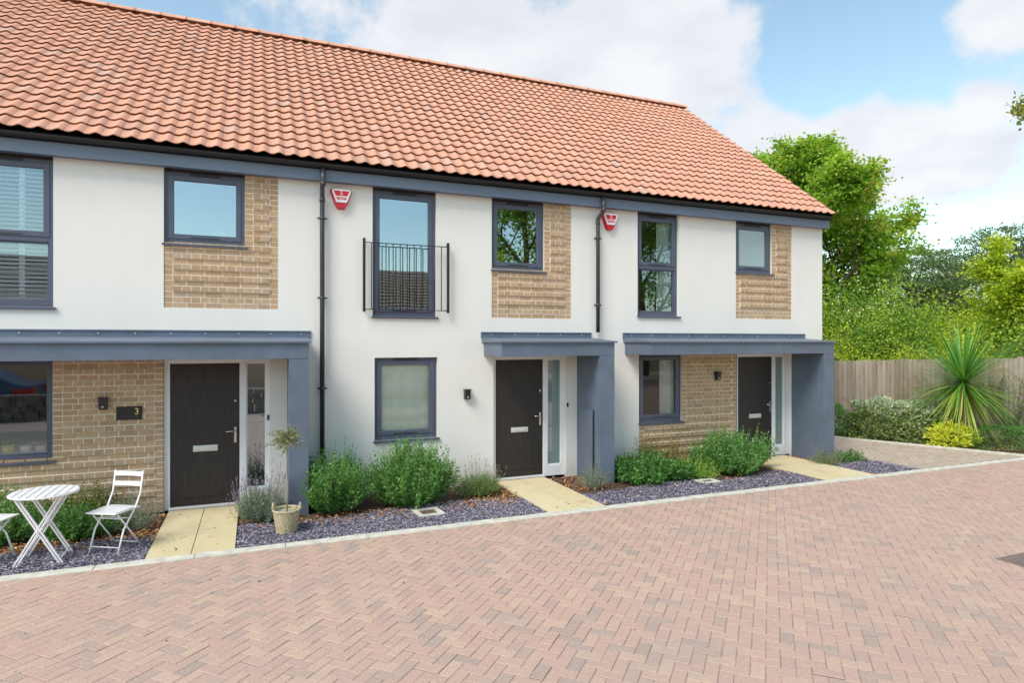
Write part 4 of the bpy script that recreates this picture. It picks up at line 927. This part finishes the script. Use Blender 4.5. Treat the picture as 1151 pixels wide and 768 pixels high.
def chair_proto(loc, rz, label):
    t = thing('folding_chair', loc, label, 'chair', 'white folding bistro chairs', rz)
    # local: forward = -Y; built around origin (root at 0,0 while building)
    keep = t.location.copy(); t.location = (0,0,0)
    W_ = .175
    for s in (-1, 1):
        x = s*W_
        m = MB(); m.tube([(x, -.17, 0), (x, -.085, .25), (x, .09, .46), (x, .165, .60), (x, .205, .84)], .0095, 8); m.build('back_leg_frame', 'whitepaint', t)
        xi = s*(W_-.02)
        m = MB(); m.tube([(xi, .19, 0), (xi, .02, .22), (xi, -.16, .445)], .009, 8); m.build('leg', 'whitepaint', t)
    m = MB()
    for (y, z, h) in ((.193, .775, .05), (.175, .665, .05)):
        n = 8; vs = []
        for i in range(n+1):
            tt = i/n; x = -W_+2*W_*tt; b = .018*math.sin(math.pi*tt)
            vs += [(x, y+b, z), (x, y+b+.004, z+h), (x, y+b+.008, z), (x, y+b+.012, z+h)]
        fs = []
        for i in range(n): a = i*4; fs += [(a, a+4, a+5, a+1), (a+6, a+2, a+3, a+7), (a+1, a+5, a+7, a+3), (a, a+2, a+6, a+4)]
        m.add(vs, fs)
    m.build('backrest', 'whitepaint', t)
    m = MB(); n = 8
    for i in range(n):
        x = -.17+i*.0435
        for (ya, za, yb, zb) in ((-.20, .452, -.0, .458), (-.0, .458, .15, .45)): m.add([(x, ya, za), (x+.034, ya, za), (x+.034, yb, zb), (x, yb, zb), (x, ya, za+.005), (x+.034, ya, za+.005), (x+.034, yb, zb+.005), (x, yb, zb+.005)], [(0,3,2,1),(4,5,6,7),(0,1,5,4),(1,2,6,5),(2,3,7,6),(3,0,4,7)])
    m.box(-.178, .182, -.215, -.195, .444, .458); m.box(-.178, .182, .145, .155, .440, .452); m.box(-.182,-.174,-.205,.15,.443,.455); m.box(.178,.186,-.205,.15,.443,.455)
    m.build('seat', 'whitepaint', t)
    m = MB(); m.tube([(-W_, -.145, .07), (W_, -.145, .07)], .006, 6); m.tube([(-W_+.02, .165, .04), (W_-.02, .165, .04)], .006, 6); m.tube([(-W_, .0, .355), (W_, .0, .355)], .006, 6); m.tube([(-W_+.02, -.10, .37), (W_-.02, -.10, .37)], .006, 6)
    m.build('stretcher', 'whitepaint', t)
    t.location = keep
    return t
ch = chair_proto((-1.43, -1.52, 0), R(-31), 'white folding slatted chair between the bistro table and the path')
c2 = ch.copy(); col.objects.link(c2); c2.location = (-2.60, -1.48, 0); c2.rotation_euler = (0,0,R(72)); c2['label'] = 'white folding chair cut off by the frame, on the far side of the bistro table'
for c in list(ch.children):
    d = c.copy(); col.objects.link(d); d.parent = c2

# ------------------------------------------------------------------ basket + olive
bx, by = .36, -1.56
t = thing('wicker_basket', (bx, by, 0), 'round woven wicker basket with two handles on the slate', 'basket')
m = MB(); n = 40; rows = 18; vs = []; H = .27
for r_ in range(rows+1):
    z = H*r_/rows; rad = .115+.04*(r_/rows)
    for k_ in range(n):
        rr = rad+.009*(1 if (k_//2+r_) % 2 else -1); a = 2*math.pi*k_/n; vs.append((bx+rr*math.cos(a), by+rr*math.sin(a), z+.004*math.sin(k_*1.57)))
fs = [(i*n+k_, i*n+(k_+1)%n, (i+1)*n+(k_+1)%n, (i+1)*n+k_) for i in range(rows) for k_ in range(n)]; m.add(vs, fs, 0, None, True)
m.build('basket_body', 'wicker', t)
m = MB()
for ph in (0, math.pi): m.tube([(bx+(.158)*math.cos(2*math.pi*k_/48), by+(.158)*math.sin(2*math.pi*k_/48), H+.006*math.sin(k_*1.9+ph)) for k_ in range(49)], .010, 6, cap=False)
m.build('rim', 'wicker', t)
for s in (-1, 1):
    ang = TH*0+R(-20); dx, dy = math.cos(ang)*s, math.sin(ang)*s; px, py = -math.sin(ang), math.cos(ang)
    m = MB(); pts = []
    for i in range(9):
        a = math.pi*i/8; pts.append((bx+dx*.16+px*.04*math.cos(a), by+dy*.16+py*.04*math.cos(a), H+.005+.075*math.sin(a)))
    m.tube(pts, .010, 6); m.build('handle', 'wicker', t)
m = MB(); m.lathe([(.001, .245), (.15, .24)], (bx, by, 0), 24); m.build('compost', 'moss', t)
t = thing('olive_tree', (bx, by, .24), 'small olive tree with a ball-shaped crown growing in the wicker basket', 'tree')
m = MB(); m.tube([(bx, by, .2), (bx+.008, by, .5), (bx-.004, by, .8), (bx, by, 1.0), (bx-.005, by, 1.17)], [.010,.009,.008,.008,.006], 8)
P = []; D = []
for i in range(85):
    d = Vector((random.gauss(0,1), random.gauss(0,.9), random.gauss(.35,.75))).normalized(); ln = random.uniform(.10,.24)*(1.1 if abs(d.z) < .4 else 1)
    p0 = Vector((bx, by, 1.10+random.uniform(-.06,.08))); p1 = p0+d*ln*.5+Vector((0,0,.02)); p2 = p0+Vector((d.x*ln, d.y*ln, d.z*ln*.85)); m.tube([p0,p1,p2], [.003,.002,.001], 3, cap=False)
    for k_ in range(12):
        q = p0.lerp(p2, .3+.7*k_/11); P.append(q); D.append(d+Vector((random.gauss(0,.8),random.gauss(0,.8),random.gauss(0,.8))))
m.build('trunk', 'palebark', t)
P = np.array(P); D = np.array(D); n = len(P)
V, F = leaf_arrays(P, D, rv(n), rng.uniform(.026,.048,n), rng.uniform(.010,.017,n)); npmesh('crown', V, F, 'leaf_olive', rng.random(n), t)

# ------------------------------------------------------------------ things on the inside sills
M['blackm'] = M['black']
m = MB(); m.box(-3.34, -2.42, .13, .42, .872, .892); m.build('inner_sill', 'white', H1)
def potplant(x, y, z, r, h, mat, lm, label, n=60, fh=.09):
    t = thing('potted_plant', (x, y, z), label, 'potted plant', 'potted plants on the window ledge')
    m = MB(); m.lathe([(.001,0),(r*.8,0),(r,h),(r*.88,h),(r*.85,h*.85),(.001,h*.85)], (x,y,z), 20); m.build('pot', mat, t)
    P = np.tile(np.array([[x,y,z+h*.85]]), (n,1))+rng.normal(0,r*.35,(n,3))*[1,1,.1]; D = rv(n); D[:,2] = np.abs(D[:,2])+.7
    V, F = leaf_arrays(P, D, rv(n), rng.uniform(.6,1.2,n)*fh, rng.uniform(.8,1.2,n)*.014); npmesh('foliage', V, F, lm, rng.random(n), t)
potplant(-2.91, .205, .892, .075, .105, 'wickerpot', 'leaf_bright', 'small spiky plant in a yellow pot behind the ground-floor glass')
potplant(-2.72, .205, .892, .07, .08, 'signwhite', 'leaf_deep', 'small dark plant in a white pot next to the yellow pot', fh=.13)
potplant(-2.56, .205, .892, .07, .07, 'creampot', 'leaf_shrub', 'small trailing plant in a cream pot nearest the window edge', fh=.12)
m = MB(); m.box(-1.08, -.18, .13, .34, 3.735, 3.75); m.build('inner_sill', 'white', H1)
t = thing('ornament', (-.47, .22, 3.75), 'white ring-shaped ornament on the upstairs ledge of the left house', 'ornament')
m = MB(); m.tube([(-.47+.075*math.cos(a), .22, 3.80+.075*math.sin(a)) for a in [R(-20+220*i/16) for i in range(17)]], .013, 8); m.box(-.56,-.38,.20,.24,3.75,3.775); m.build('ring', 'signwhite', t)
t = thing('bowl', (-.92, .22, 3.75), 'pale green upturned bowl on the upstairs ledge of the left house', 'bowl')
m = MB(); m.lathe([(.075,0),(.072,.03),(.05,.06),(.001,.072)], (-.92,.22,3.75), 20); m.build('dome', 'palegreen', t) if 'palegreen' in M else None
M['palegreen'] = simple('pale_green_glaze', (.45, .62, .5), .4, .1, 20)
if not t.children: m.build('dome', 'palegreen', t)

# ------------------------------------------------------------------ fence, hedge, cordyline
FA, FB = Vector((12.1, 4.85, 0)), Vector((19.6, -3.4, 0))
fd = (FB-FA).normalized(); fn = Vector((fd.y, -fd.x, 0)); 
if fn.dot(Vector((-14,-10,0))-Vector((0,0,0))) < 0: fn = -fn
t = thing('board_fence', tuple(FA), 'weathered close-boarded wooden fence behind the hedge and driveway', 'fence')
Lf = (FB-FA).length; bw = .098; nb = int(Lf/bw); m = MB()
def ftop(s): return 1.70+.030*s
for i in range(nb):
    s0 = i*bw; p = FA+fd*s0; q = FA+fd*(s0+bw+.012); zt = ftop(s0)+random.uniform(-.008,.008); a = fn*.026; b = fn*.003; 
    q = FA+fd*(s0+bw-.010); a = fn*random.uniform(.010,.016); b = fn*random.uniform(.008,.014)
    vs = [p+a, q+b, q+b-fn*.016, p+a-fn*.016]
    m.add([(v.x,v.y,.05) for v in vs]+[(v.x,v.y,zt) for v in vs], [(0,1,5,4),(1,2,6,5),(2,3,7,6),(3,0,4,7),(4,5,6,7)])
m.bar(FA+Vector((0,0,.9))-fn*.016, FB+Vector((0,0,.9))-fn*.016, .008, 1.66); m.build('boards', 'fence', t)
s = 0.0
while s < Lf:
    p = FA+fd*s-fn*.07; m = MB(); m.box(p.x-.045, p.x+.045, p.y-.045, p.y+.045, -.05, ftop(s)+.03); m.build('post', 'fence', t); s += 2.4
m = MB(); m.bar(FA+Vector((0,0,.06))+fn*.0, FB+Vector((0,0,.06)), .03, .16); m.build('gravel_board', 'fence', t)

def blob_foliage(root, cx, cy, rx, ry, h, n, L_, W_, mat, z0=0, rz=0, top_mat=None, boxy=2.6, name='foliage', noiseamp=.12, inner=.55):
    """clipped or mounded plant: leaves filling a superellipsoid shell with uneven surface"""
    d = rv(n*2); d = d[d[:,2] > -.72][:n]; n = len(d)
    k = (np.abs(d[:,0])**boxy+np.abs(d[:,1])**boxy+np.abs(d[:,2])**boxy)**(-1/boxy)
    bumpy = 1+noiseamp*(np.sin(d[:,0]*9+1)*np.sin(d[:,1]*8)+np.sin(d[:,2]*11+d[:,0]*7))*.7
    rad = k*bumpy*rng.uniform(inner, 1, n)**.4
    p = d*rad[:,None]*np.array([rx, ry, h*.62]); p[:,2] += z0+h*.40
    c, s_ = math.cos(rz), math.sin(rz); x = p[:,0]*c-p[:,1]*s_+cx; y = p[:,0]*s_+p[:,1]*c+cy
    P = np.stack([x,y,np.maximum(p[:,2], z0)],1)
    D = d*np.array([1,1,1])+rv(n)*.8+np.array([0,0,.5])
    V, F = leaf_arrays(P, D, rv(n), rng.uniform(.6,1.2,n)*L_, rng.uniform(.7,1.2,n)*W_)
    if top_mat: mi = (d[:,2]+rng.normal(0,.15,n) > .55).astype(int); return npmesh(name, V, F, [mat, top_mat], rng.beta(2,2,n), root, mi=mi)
    return npmesh(name, V, F, mat, rng.beta(2,2,n), root)
t = thing('hedge', (14.1, .9, 0), 'long clipped silver-green variegated hedge in front of the fence', 'hedge')
hz = math.atan2(-1.62, 1.15)
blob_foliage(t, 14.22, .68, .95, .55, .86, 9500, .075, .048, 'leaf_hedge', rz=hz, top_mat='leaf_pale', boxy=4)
t = thing('shrub', (13.35, 2.3, 0), 'rounded bright green bush between the end house and the variegated hedge', 'shrub'); blob_foliage(t, 13.42, 1.95, .5, .5, .72, 3500, .05, .035, 'leaf_shrub')
t = thing('shrub', (14.65, -.45, 0), 'bright yellow-leaved low shrub at the foot of the spiky palm', 'shrub'); blob_foliage(t, 14.40, -.48, .56, .36, .44, 1500, .10, .045, 'leaf_yellow', boxy=2, noiseamp=.3, inner=.4)
t = thing('shrub', (15.3, -1.3, 0), 'low feathery green shrub right of the spiky palm', 'shrub'); blob_foliage(t, 15.15, -1.15, .75, .55, .46, 5200, .05, .012, 'leaf_shrub', boxy=2.3, rz=-.5)
t = thing('climber', (16.4, -.2, 0), 'dark sparse climbing plant against the wooden fence', 'climbing plant')
P = []; m = MB()
fb = FA+fd*7.05
for i in range(16):
    p = fb+fd*random.uniform(-.2,.2)+fn*.08; pts = [p.copy()]
    dirx = random.uniform(-.5,.9)
    for k_ in range(10): p = p+fd*dirx*.1+Vector((0,0,.14))+fd*random.gauss(0,.04); pts.append(p.copy()); [P.append(p+fd*random.gauss(0,.07)+fn*random.uniform(0,.08)+Vector((0,0,random.gauss(0,.06)))) for _ in range(9)]
    m.tube(pts, .006, 4, cap=False)
m.build('stems', 'bark', t); P = np.array(P); n = len(P); V, F = leaf_arrays(P, rv(n), rv(n), rng.uniform(.03,.06,n), rng.uniform(.015,.03,n)); npmesh('foliage', V, F, 'leaf_deep', rng.random(n), t)

def blade_arr(p0, d, L_, W_, droop, seg=6):
    pts = []; p = Vector(p0); d = Vector(d).normalized(); side = d.cross(Vector((0,0,1)))
    if side.length < .1: side = Vector((1,0,0))
    side.normalize(); vs = []
    for i in range(seg+1):
        t_ = i/seg; w_ = W_*(.55+.9*t_ if t_ < .35 else (1-t_)**.7*1.15)*.5
        vs += [tuple(p-side*w_), tuple(p+side*w_)]
        d = (d+Vector((0,0,-droop*(.4+t_)))).normalized(); p = p+d*L_/seg
    return vs
cx, cy = 15.0, -.35
t = thing('cabbage_palm', (cx, cy, 0), 'spiky cabbage palm with sword leaves in front of the fence', 'palm')
m = MB(); m.tube([(cx,cy,-.02),(cx+.02,cy,.4),(cx-.01,cy,.8),(cx,cy,1.2),(cx,cy,1.45)], [.12,.10,.09,.08,.05], 10); m.build('trunk', 'bark', t)
for kind, N_, nm in (('green', 640, 'leaves'), ('dead', 210, 'dead_leaves')):
    m = MB()
    for i in range(N_):
        a = random.uniform(0, 2*math.pi)
        if kind == 'green':
            el_ = R(random.choice([random.uniform(-60, 85), random.uniform(-30, 50), random.uniform(-65,15)])); z = 1.36+.12*math.sin(el_)+random.uniform(-.08,.08); L_ = random.uniform(1.3,1.8) if el_ > 0 else random.uniform(1.1,1.6); dr = random.uniform(.02,.09) if el_ > .6 else random.uniform(.01,.08)
            rr = min(1, max(0, (.52-el_*.30)+random.gauss(0,.22)))
        else: el_ = R(random.uniform(-88,-62)); z = random.uniform(.85,1.25); L_ = random.uniform(.55,.95); dr = .08; rr = random.random()
        d = (math.cos(el_)*math.cos(a), math.cos(el_)*math.sin(a), math.sin(el_))
        vs = blade_arr((cx+d[0]*.06, cy+d[1]*.06, z), d, L_, random.uniform(.026,.038), dr)
        m.add(vs, [(2*k_, 2*k_+1, 2*k_+3, 2*k_+2) for k_ in range(6)], 0, rr)
    m.build(nm, 'leaf_cord' if kind == 'green' else 'leaf_dead', t)

# ------------------------------------------------------------------ trees
def tree(name, label, base, height, spread, mat, trunk_r, seed, leaf=(.13,.09), nleaf=26, levels=4, first=.28, barkm='bark', crown_z=.0, droop=0, group=None, extra=1.0, topy=1.0):
    rs = random.Random(seed); t = thing(name, base, label, 'tree', group); m = MB(); tips = []
    B = Vector(base)
    def inside(p):
        q = (p-B); hz_ = q.z/height; rad = math.hypot(q.x, q.y)
        lim = spread*(max(.05, math.sin(min(1, max(0, (hz_-first*.55)/(1-first*.55)))*math.pi*.88+.22))**.75 if hz_ > first*.5 else .3)
        return rad < lim*1.1 and hz_ < 1.02
    def grow(p, d, ln, r, lev):
        pts = [p]; n = 4; rr = [r]
        for i in range(n):
            d = (d+Vector((rs.gauss(0,.13), rs.gauss(0,.13), rs.gauss(.03,.08)-droop*.05))).normalized(); p = p+d*ln/n; pts.append(p); rr.append(max(.006, r*(1-.55*(i+1)/n)))
        m.tube(pts, rr, 8 if lev == 0 else 6 if lev == 1 else 4, cap=False)
        if lev >= levels-1:
            tips.extend([(pts[k_], d) for k_ in (1,2,3,4)]); return
        nch = [9, 6, 5, 4][min(lev,3)]
        nch = int(nch*extra)
        for c in range(nch):
            f = (first+.72*c/(nch-1)) if lev == 0 else (.25+.75*c/(nch-1)); f = min(f, 1)
            idx = f*n; i0 = min(int(idx), n-1); q = pts[i0].lerp(pts[i0+1], idx-i0)
            a = rs.uniform(0, 2*math.pi) if lev else c*2.4+rs.uniform(-.4,.4)
            ax = Vector((math.cos(a), math.sin(a), 0)); tilt = rs.uniform(.5,.95) if lev == 0 else rs.uniform(.4,.9)
            nd = (d*(1-tilt*.6)+(ax-d*ax.dot(d))*tilt+Vector((0,0,.22))).normalized()
            if lev == 0: l2 = spread*rs.uniform(.75,1.1)*(1-.45*max(0,f-.4)) 
            else: l2 = ln*rs.uniform(.45,.65)
            e = q+nd*l2
            if not inside(q+nd*l2*.8): l2 *= .6
            grow(q, nd, l2, rr[i0]*rs.uniform(.45,.6), lev+1)
    grow(B, Vector((rs.gauss(0,.04), rs.gauss(0,.04), 1)), height*.86, trunk_r, 0)
    m.build('trunk', barkm, t)
    TP = np.array([p for p, d in tips]); TD = np.array([d for p, d in tips]); k_ = nleaf; n = len(TP)*k_
    c = rng.random(len(TP))
    P = np.repeat(TP, k_, 0)+rng.normal(0, leaf[0]*1.25, (n,3))*np.array([1,1,.7]); D = np.repeat(TD, k_, 0)*.3+rv(n); D[:,2] -= .25
    S = np.cross(D, np.array([0,0,1.0])[None]+rv(n)*.6)
    V, F = leaf_arrays(P, D, S, rng.uniform(.6,1.2,n)*leaf[0], rng.uniform(.7,1.2,n)*leaf[1], .12)
    r_ = np.clip(np.repeat(c, k_)*.75+rng.normal(.13,.13,n), 0, 1)
    npmesh('crown', V, F, mat, r_, t); return t
tree('sycamore_tree', 'tall broad green sycamore tree rising behind the end gable', (19.2, 8.0, -.1), 9.5, 3.8, 'leaf_tree', .24, 11, leaf=(.15,.12), nleaf=40, levels=4, first=.2, extra=1.3)
tree('tree', 'smaller green tree between the gable and the fence bushes', (15.2, 8.5, -.1), 6.6, 2.2, 'leaf_tree', .13, 5, leaf=(.15,.11), nleaf=18, levels=4)
tree('maple_tree', 'lime yellow-green tree above the fence at the right edge', (24.0, 2.4, -.1), 4.4, 3.0, 'leaf_lime', .14, 21, leaf=(.12,.09), nleaf=30, levels=4, first=.16, extra=1.35)
# hedge-like bushes on the far side of the fence
def farbush(label, x, y, r, h, mat, sd, n=6000, L_=.11, W_=.08):
    random.seed(sd); t = thing('bush', (x, y, -.1), label, 'bush', 'bushes beyond the wooden fence')
    m = MB(); P = []
    for i in range(26):
        a = random.uniform(0, 6.283); q = math.sqrt(random.random()); p0 = Vector((x+random.gauss(0,.12*r), y+random.gauss(0,.12*r), -.1)); p2 = Vector((x+q*r*math.cos(a), y+q*r*math.sin(a), h*(1-.45*q*q)*random.uniform(.75,1.05)))
        p1 = p0.lerp(p2,.5)+Vector((0,0,h*.12)); pts = [p0*(1-s)**2+p1*2*s*(1-s)+p2*s*s for s in (0,.25,.5,.75,1)]; m.tube(pts, [.03,.025,.02,.012,.005], 4, cap=False)
        for s in np.linspace(.2,1,9): P.append(p0*(1-s)**2+p1*2*s*(1-s)+p2*s*s)
    m.build('stems', 'bark', t); P = np.array(P); k_ = n//len(P); cl = np.repeat(rng.random(len(P)), k_); P = np.repeat(P, k_, 0); nn = len(P)
    P = P+rng.normal(0, .20*r**.5, (nn,3)); P[:,2] = np.maximum(P[:,2], 0)
    D = rv(nn)+np.array([0,0,.2]); V, F = leaf_arrays(P, D, rv(nn), rng.uniform(.6,1.2,nn)*L_, rng.uniform(.7,1.2,nn)*W_); npmesh('foliage', V, F, mat, np.clip(cl*.85+rng.normal(.08,.14,nn), 0, 1), t)
farbush('yellow-green bush topping the fence next to the end column', 15.9, 3.9, 1.5, 2.6, 'leaf_lime', 1, 9000, .07, .05)
farbush('yellow-green bush topping the fence left of the palm', 17.5, 2.0, 1.6, 2.5, 'leaf_lime', 2, 9000, .07, .05)
farbush('loose light green bush rising behind the yellow-green one', 18.4, 4.4, 2.2, 3.9, 'leaf_limegreen', 3, 18000, .09, .065)
farbush('tall dark green shrub hiding the sycamore trunk', 18.2, 7.0, 2.0, 4.9, 'leaf_tree', 7, 14000, .12, .09)
farbush('green bush low beneath the sycamore tree', 15.8, 6.8, 1.9, 3.6, 'leaf_limegreen', 4, 10000, .10, .07)
farbush('bright green bush behind the palm at the right edge', 20.4, .6, 1.9, 3.0, 'leaf_limegreen', 5, 9000, .10, .07)
farbush('dense mid green bush beneath the lime tree', 22.8, .0, 2.4, 3.0, 'leaf_tree', 6, 10000, .12, .09)
farbush('pale green bush stepping down from the sycamore above the fence', 19.4, 5.2, 2.2, 4.4, 'leaf_limegreen', 8, 16000, .09, .07)
farbush('yellowish green bush between the sycamore and the lime tree', 21.6, 4.6, 2.2, 3.7, 'leaf_lime', 9, 15000, .09, .07)
farbush('tall yellow-green bush at the right edge behind the fence', 22.4, 1.2, 1.9, 4.3, 'leaf_lime', 10, 15000, .10, .075)
# pines far off
def pine(label, x, y, h, spread, sd, n=26):
    rs = random.Random(sd); t = thing('pine_tree', (x, y, -.1), label, 'tree', 'dark pines far behind the fence'); m = MB(); m.tube([(x,y,-.1),(x+.2,y,h*.4),(x-.1,y,h*.7),(x+.1,y,h*.95)], [.35,.3,.22,.08], 8)
    C = []
    for i in range(n):
        f = rs.uniform(.38,1); a = rs.uniform(0,6.283); rr = spread*rs.uniform(.3,1)*(1.15-.55*f); e = Vector((x+rr*math.cos(a), y+rr*math.sin(a), h*f+rs.uniform(0,.5)))
        m.tube([(x,y,h*f*.82), ((x+e.x)/2,(y+e.y)/2,h*f*.92), e], [.10,.06,.03], 5, cap=False)
        for q in range(7): C.append((e.x+rs.gauss(0,.7), e.y+rs.gauss(0,.7), e.z+rs.gauss(0,.22)))
    m.build('trunk', 'bark', t); C = np.array(C); k_ = 70; P = np.repeat(C, k_, 0); nn = len(P); P = P+rng.normal(0,1,(nn,3))*np.array([.40,.40,.11]); D = rv(nn); D[:,2] = np.abs(D[:,2])
    V, F = leaf_arrays(P, D, rv(nn), rng.uniform(.6,1.2,nn)*.26, rng.uniform(.7,1.2,nn)*.07); npmesh('crown', V, F, 'needle', rng.random(nn), t)
pine('broad dark pine far behind the fence, its flat top over the palm', 46.8, 19.8, 9.0, 6.0, 3, 42); pine('dark pine at the right edge far beyond the lime tree', 47, 15.5, 9.6, 5.0, 4, 42); pine('distant dark pine just right of the sycamore tree', 42, 19.5, 7.3, 5.0, 6, 40)
# far woodland closing the horizon
P = []
for i in range(260):
    a = rng.uniform(0, 1); x = 30+a*60; y = 34-a*38+rng.normal(0, 2); P.append((x, y, rng.uniform(.5, 4.2)))
P = np.array(P); k_ = 90; P = np.repeat(P, k_, 0)+rng.normal(0, 1, (len(P)*k_, 3))*np.array([1.3,1.3,.8]); nn = len(P); P[:,2] = np.maximum(P[:,2], 0)
V, F = leaf_arrays(P, rv(nn), rv(nn), rng.uniform(.3,.7,nn), rng.uniform(.25,.5,nn)); o = npmesh('far_woods', V, F, 'leaf_deep', rng.random(nn)); o['kind'] = 'stuff'
# overhanging twig of a near tree, top right corner
t = thing('oak_tree', (18.6, -3.3, -.1), 'leaf tips of an overhanging branch at the top right corner', 'tree')
m = MB(); m.tube([(18.6,-3.3,-.1),(18.5,-3.2,2.5),(18.4,-3.3,5.2),(18.3,-3.2,7.6)], [.2,.17,.13,.06], 8)
m.tube([(18.4,-3.3,5.0),(17.2,-2.9,6.1),(15.6,-2.6,6.6),(13.75,-2.25,6.7)], [.08,.06,.035,.01], 6); P = []
for i in range(60):
    f = random.random(); b0 = Vector((17.2,-2.9,6.1)).lerp(Vector((13.6,-2.22,6.66)), f); e = b0+Vector((random.gauss(0,.28),random.gauss(0,.3),random.gauss(-.02,.26))); m.tube([b0,e], [.012,.004], 4, cap=False)
    for q in range(30): P.append(b0.lerp(e, random.uniform(.3,1))+Vector((random.gauss(0,.07),random.gauss(0,.07),random.gauss(0,.07))))
for i in range(120):
    e = Vector((18.4+random.gauss(0,.9), -3.3+random.gauss(0,.9), 6.6+random.gauss(0,.9))); m.tube([(18.4,-3.3,5.6), e], [.03,.006], 4, cap=False)
    for q in range(30): P.append(e+Vector((random.gauss(0,.2),random.gauss(0,.2),random.gauss(0,.2))))
m.build('trunk', 'bark', t); P = np.array(P); n = len(P); V, F = leaf_arrays(P, rv(n), rv(n), rng.uniform(.07,.12,n), rng.uniform(.05,.08,n)); npmesh('crown', V, F, 'leaf_mixedtree', rng.random(n), t)

# ------------------------------------------------------------------ across the road (mirrored in the windows)
t = thing('opposite_house', (-3, -29, 0), 'low brick house with brown tiled roof across the road', 'house')
m = MB(); m.box(-15, 11.6, -33, -25, -.1, 3.9); m.build('wall', 'brick', t)
M['browntile'] = simple('brown_tile', (.34, .245, .185), .9, .35, 8)
m = MB()
for r_ in range(14):
    f0, f1 = r_/14, (r_+1)/14; m.add([(-15.3,-24.7-f0*4.3,3.85+f0*2.9+.04),(11.9,-24.7-f0*4.3,3.85+f0*2.9+.04),(11.9,-24.7-f1*4.3,3.85+f1*2.9),(-15.3,-24.7-f1*4.3,3.85+f1*2.9)], [(0,1,2,3)])
m.quad((-15.3,-33.3,3.85),(11.9,-33.3,3.85),(11.9,-29,6.75),(-15.3,-29,6.75)); m.add([(11.6,-25,3.9),(11.6,-33,3.9),(11.6,-29,6.7)], [(0,1,2)]); m.build('roof', 'browntile', t)
M['stonewall'] = simple('dark_stone', (.2, .17, .14), .95, .6, 6, bmp=.8, bscale=12)
m = MB()
for r_ in range(5):
    x = -14.0+random.random()*.3
    while x < 14: wd = random.uniform(.22,.5); m.box(x, x+wd-.02, -12.5-random.uniform(0,.05), -12.1+random.uniform(0,.05), -.05+r_*.16, .105+r_*.16); x += wd
o = m.build('stone_wall', 'stonewall'); tag(o, 'low dark stone wall across the road', 'wall')
M['carblue'] = simple('car_blue', (.06, .11, .2), .2, .1, 3); M['carglass'] = simple('car_glass', (.02,.025,.03), .05, .1, 3); M['tyre'] = simple('tyre', (.02,.02,.02), .8, .1, 9); M['taillight'] = simple('tail_light', (.6,.02,.03), .2, .1, 9)
def carbody(x, y, label):
    t = thing('parked_car', (x, y, 0), label, 'car')
    side = [(-2.1,.35),(-2.15,.75),(-2.0,.95),(-1.2,1.02),(-.55,1.42),(.9,1.47),(1.6,1.05),(2.1,.95),(2.15,.4)]
    m = MB(); m.prism([(x+a,b) for a,b in side], 'y', y-.85, y+.85); bd = m.build('body', 'carblue', t, bevel=.06)
    m = MB(); m.prism([(x-1.05,1.03),(x-.5,1.36),(x+.85,1.40),(x+1.4,1.05)], 'y', y-.86, y+.86); m.build('windows', 'carglass', t)
    for a in (-1.35, 1.35):
        for s in (-.8,.8): m = MB(); m.tube([(x+a,y+s-.1,.32),(x+a,y+s+.1,.32)], .32, 18); m.build('wheel', 'tyre', t)
    for s in (-.7,.7): m = MB(); m.box(x+2.08,x+2.17,y+s-.16,y+s+.16,.68,.88); m.build('tail_light', 'taillight', t)
    m = MB(); m.box(x+1.6,x+2.12,y+.84,y+.87,.70,.86); m.build('side_light', 'taillight', t)
M['_'] = M['dark']
carbody(-8.4, -14.2, 'dark blue parked car behind the stone wall across the road')
tree('ash_tree', 'broad tree across the road beside the low brick house', (14.5, -25.5, -.1), 12.5, 4.6, 'leaf_tree', .3, 41, leaf=(.24,.18), nleaf=16, levels=4)
tree('ash_tree', 'second broad tree across the road, farther right', (24.5, -26, -.1), 13, 5.2, 'leaf_tree', .3, 42, leaf=(.26,.2), nleaf=16, levels=4)
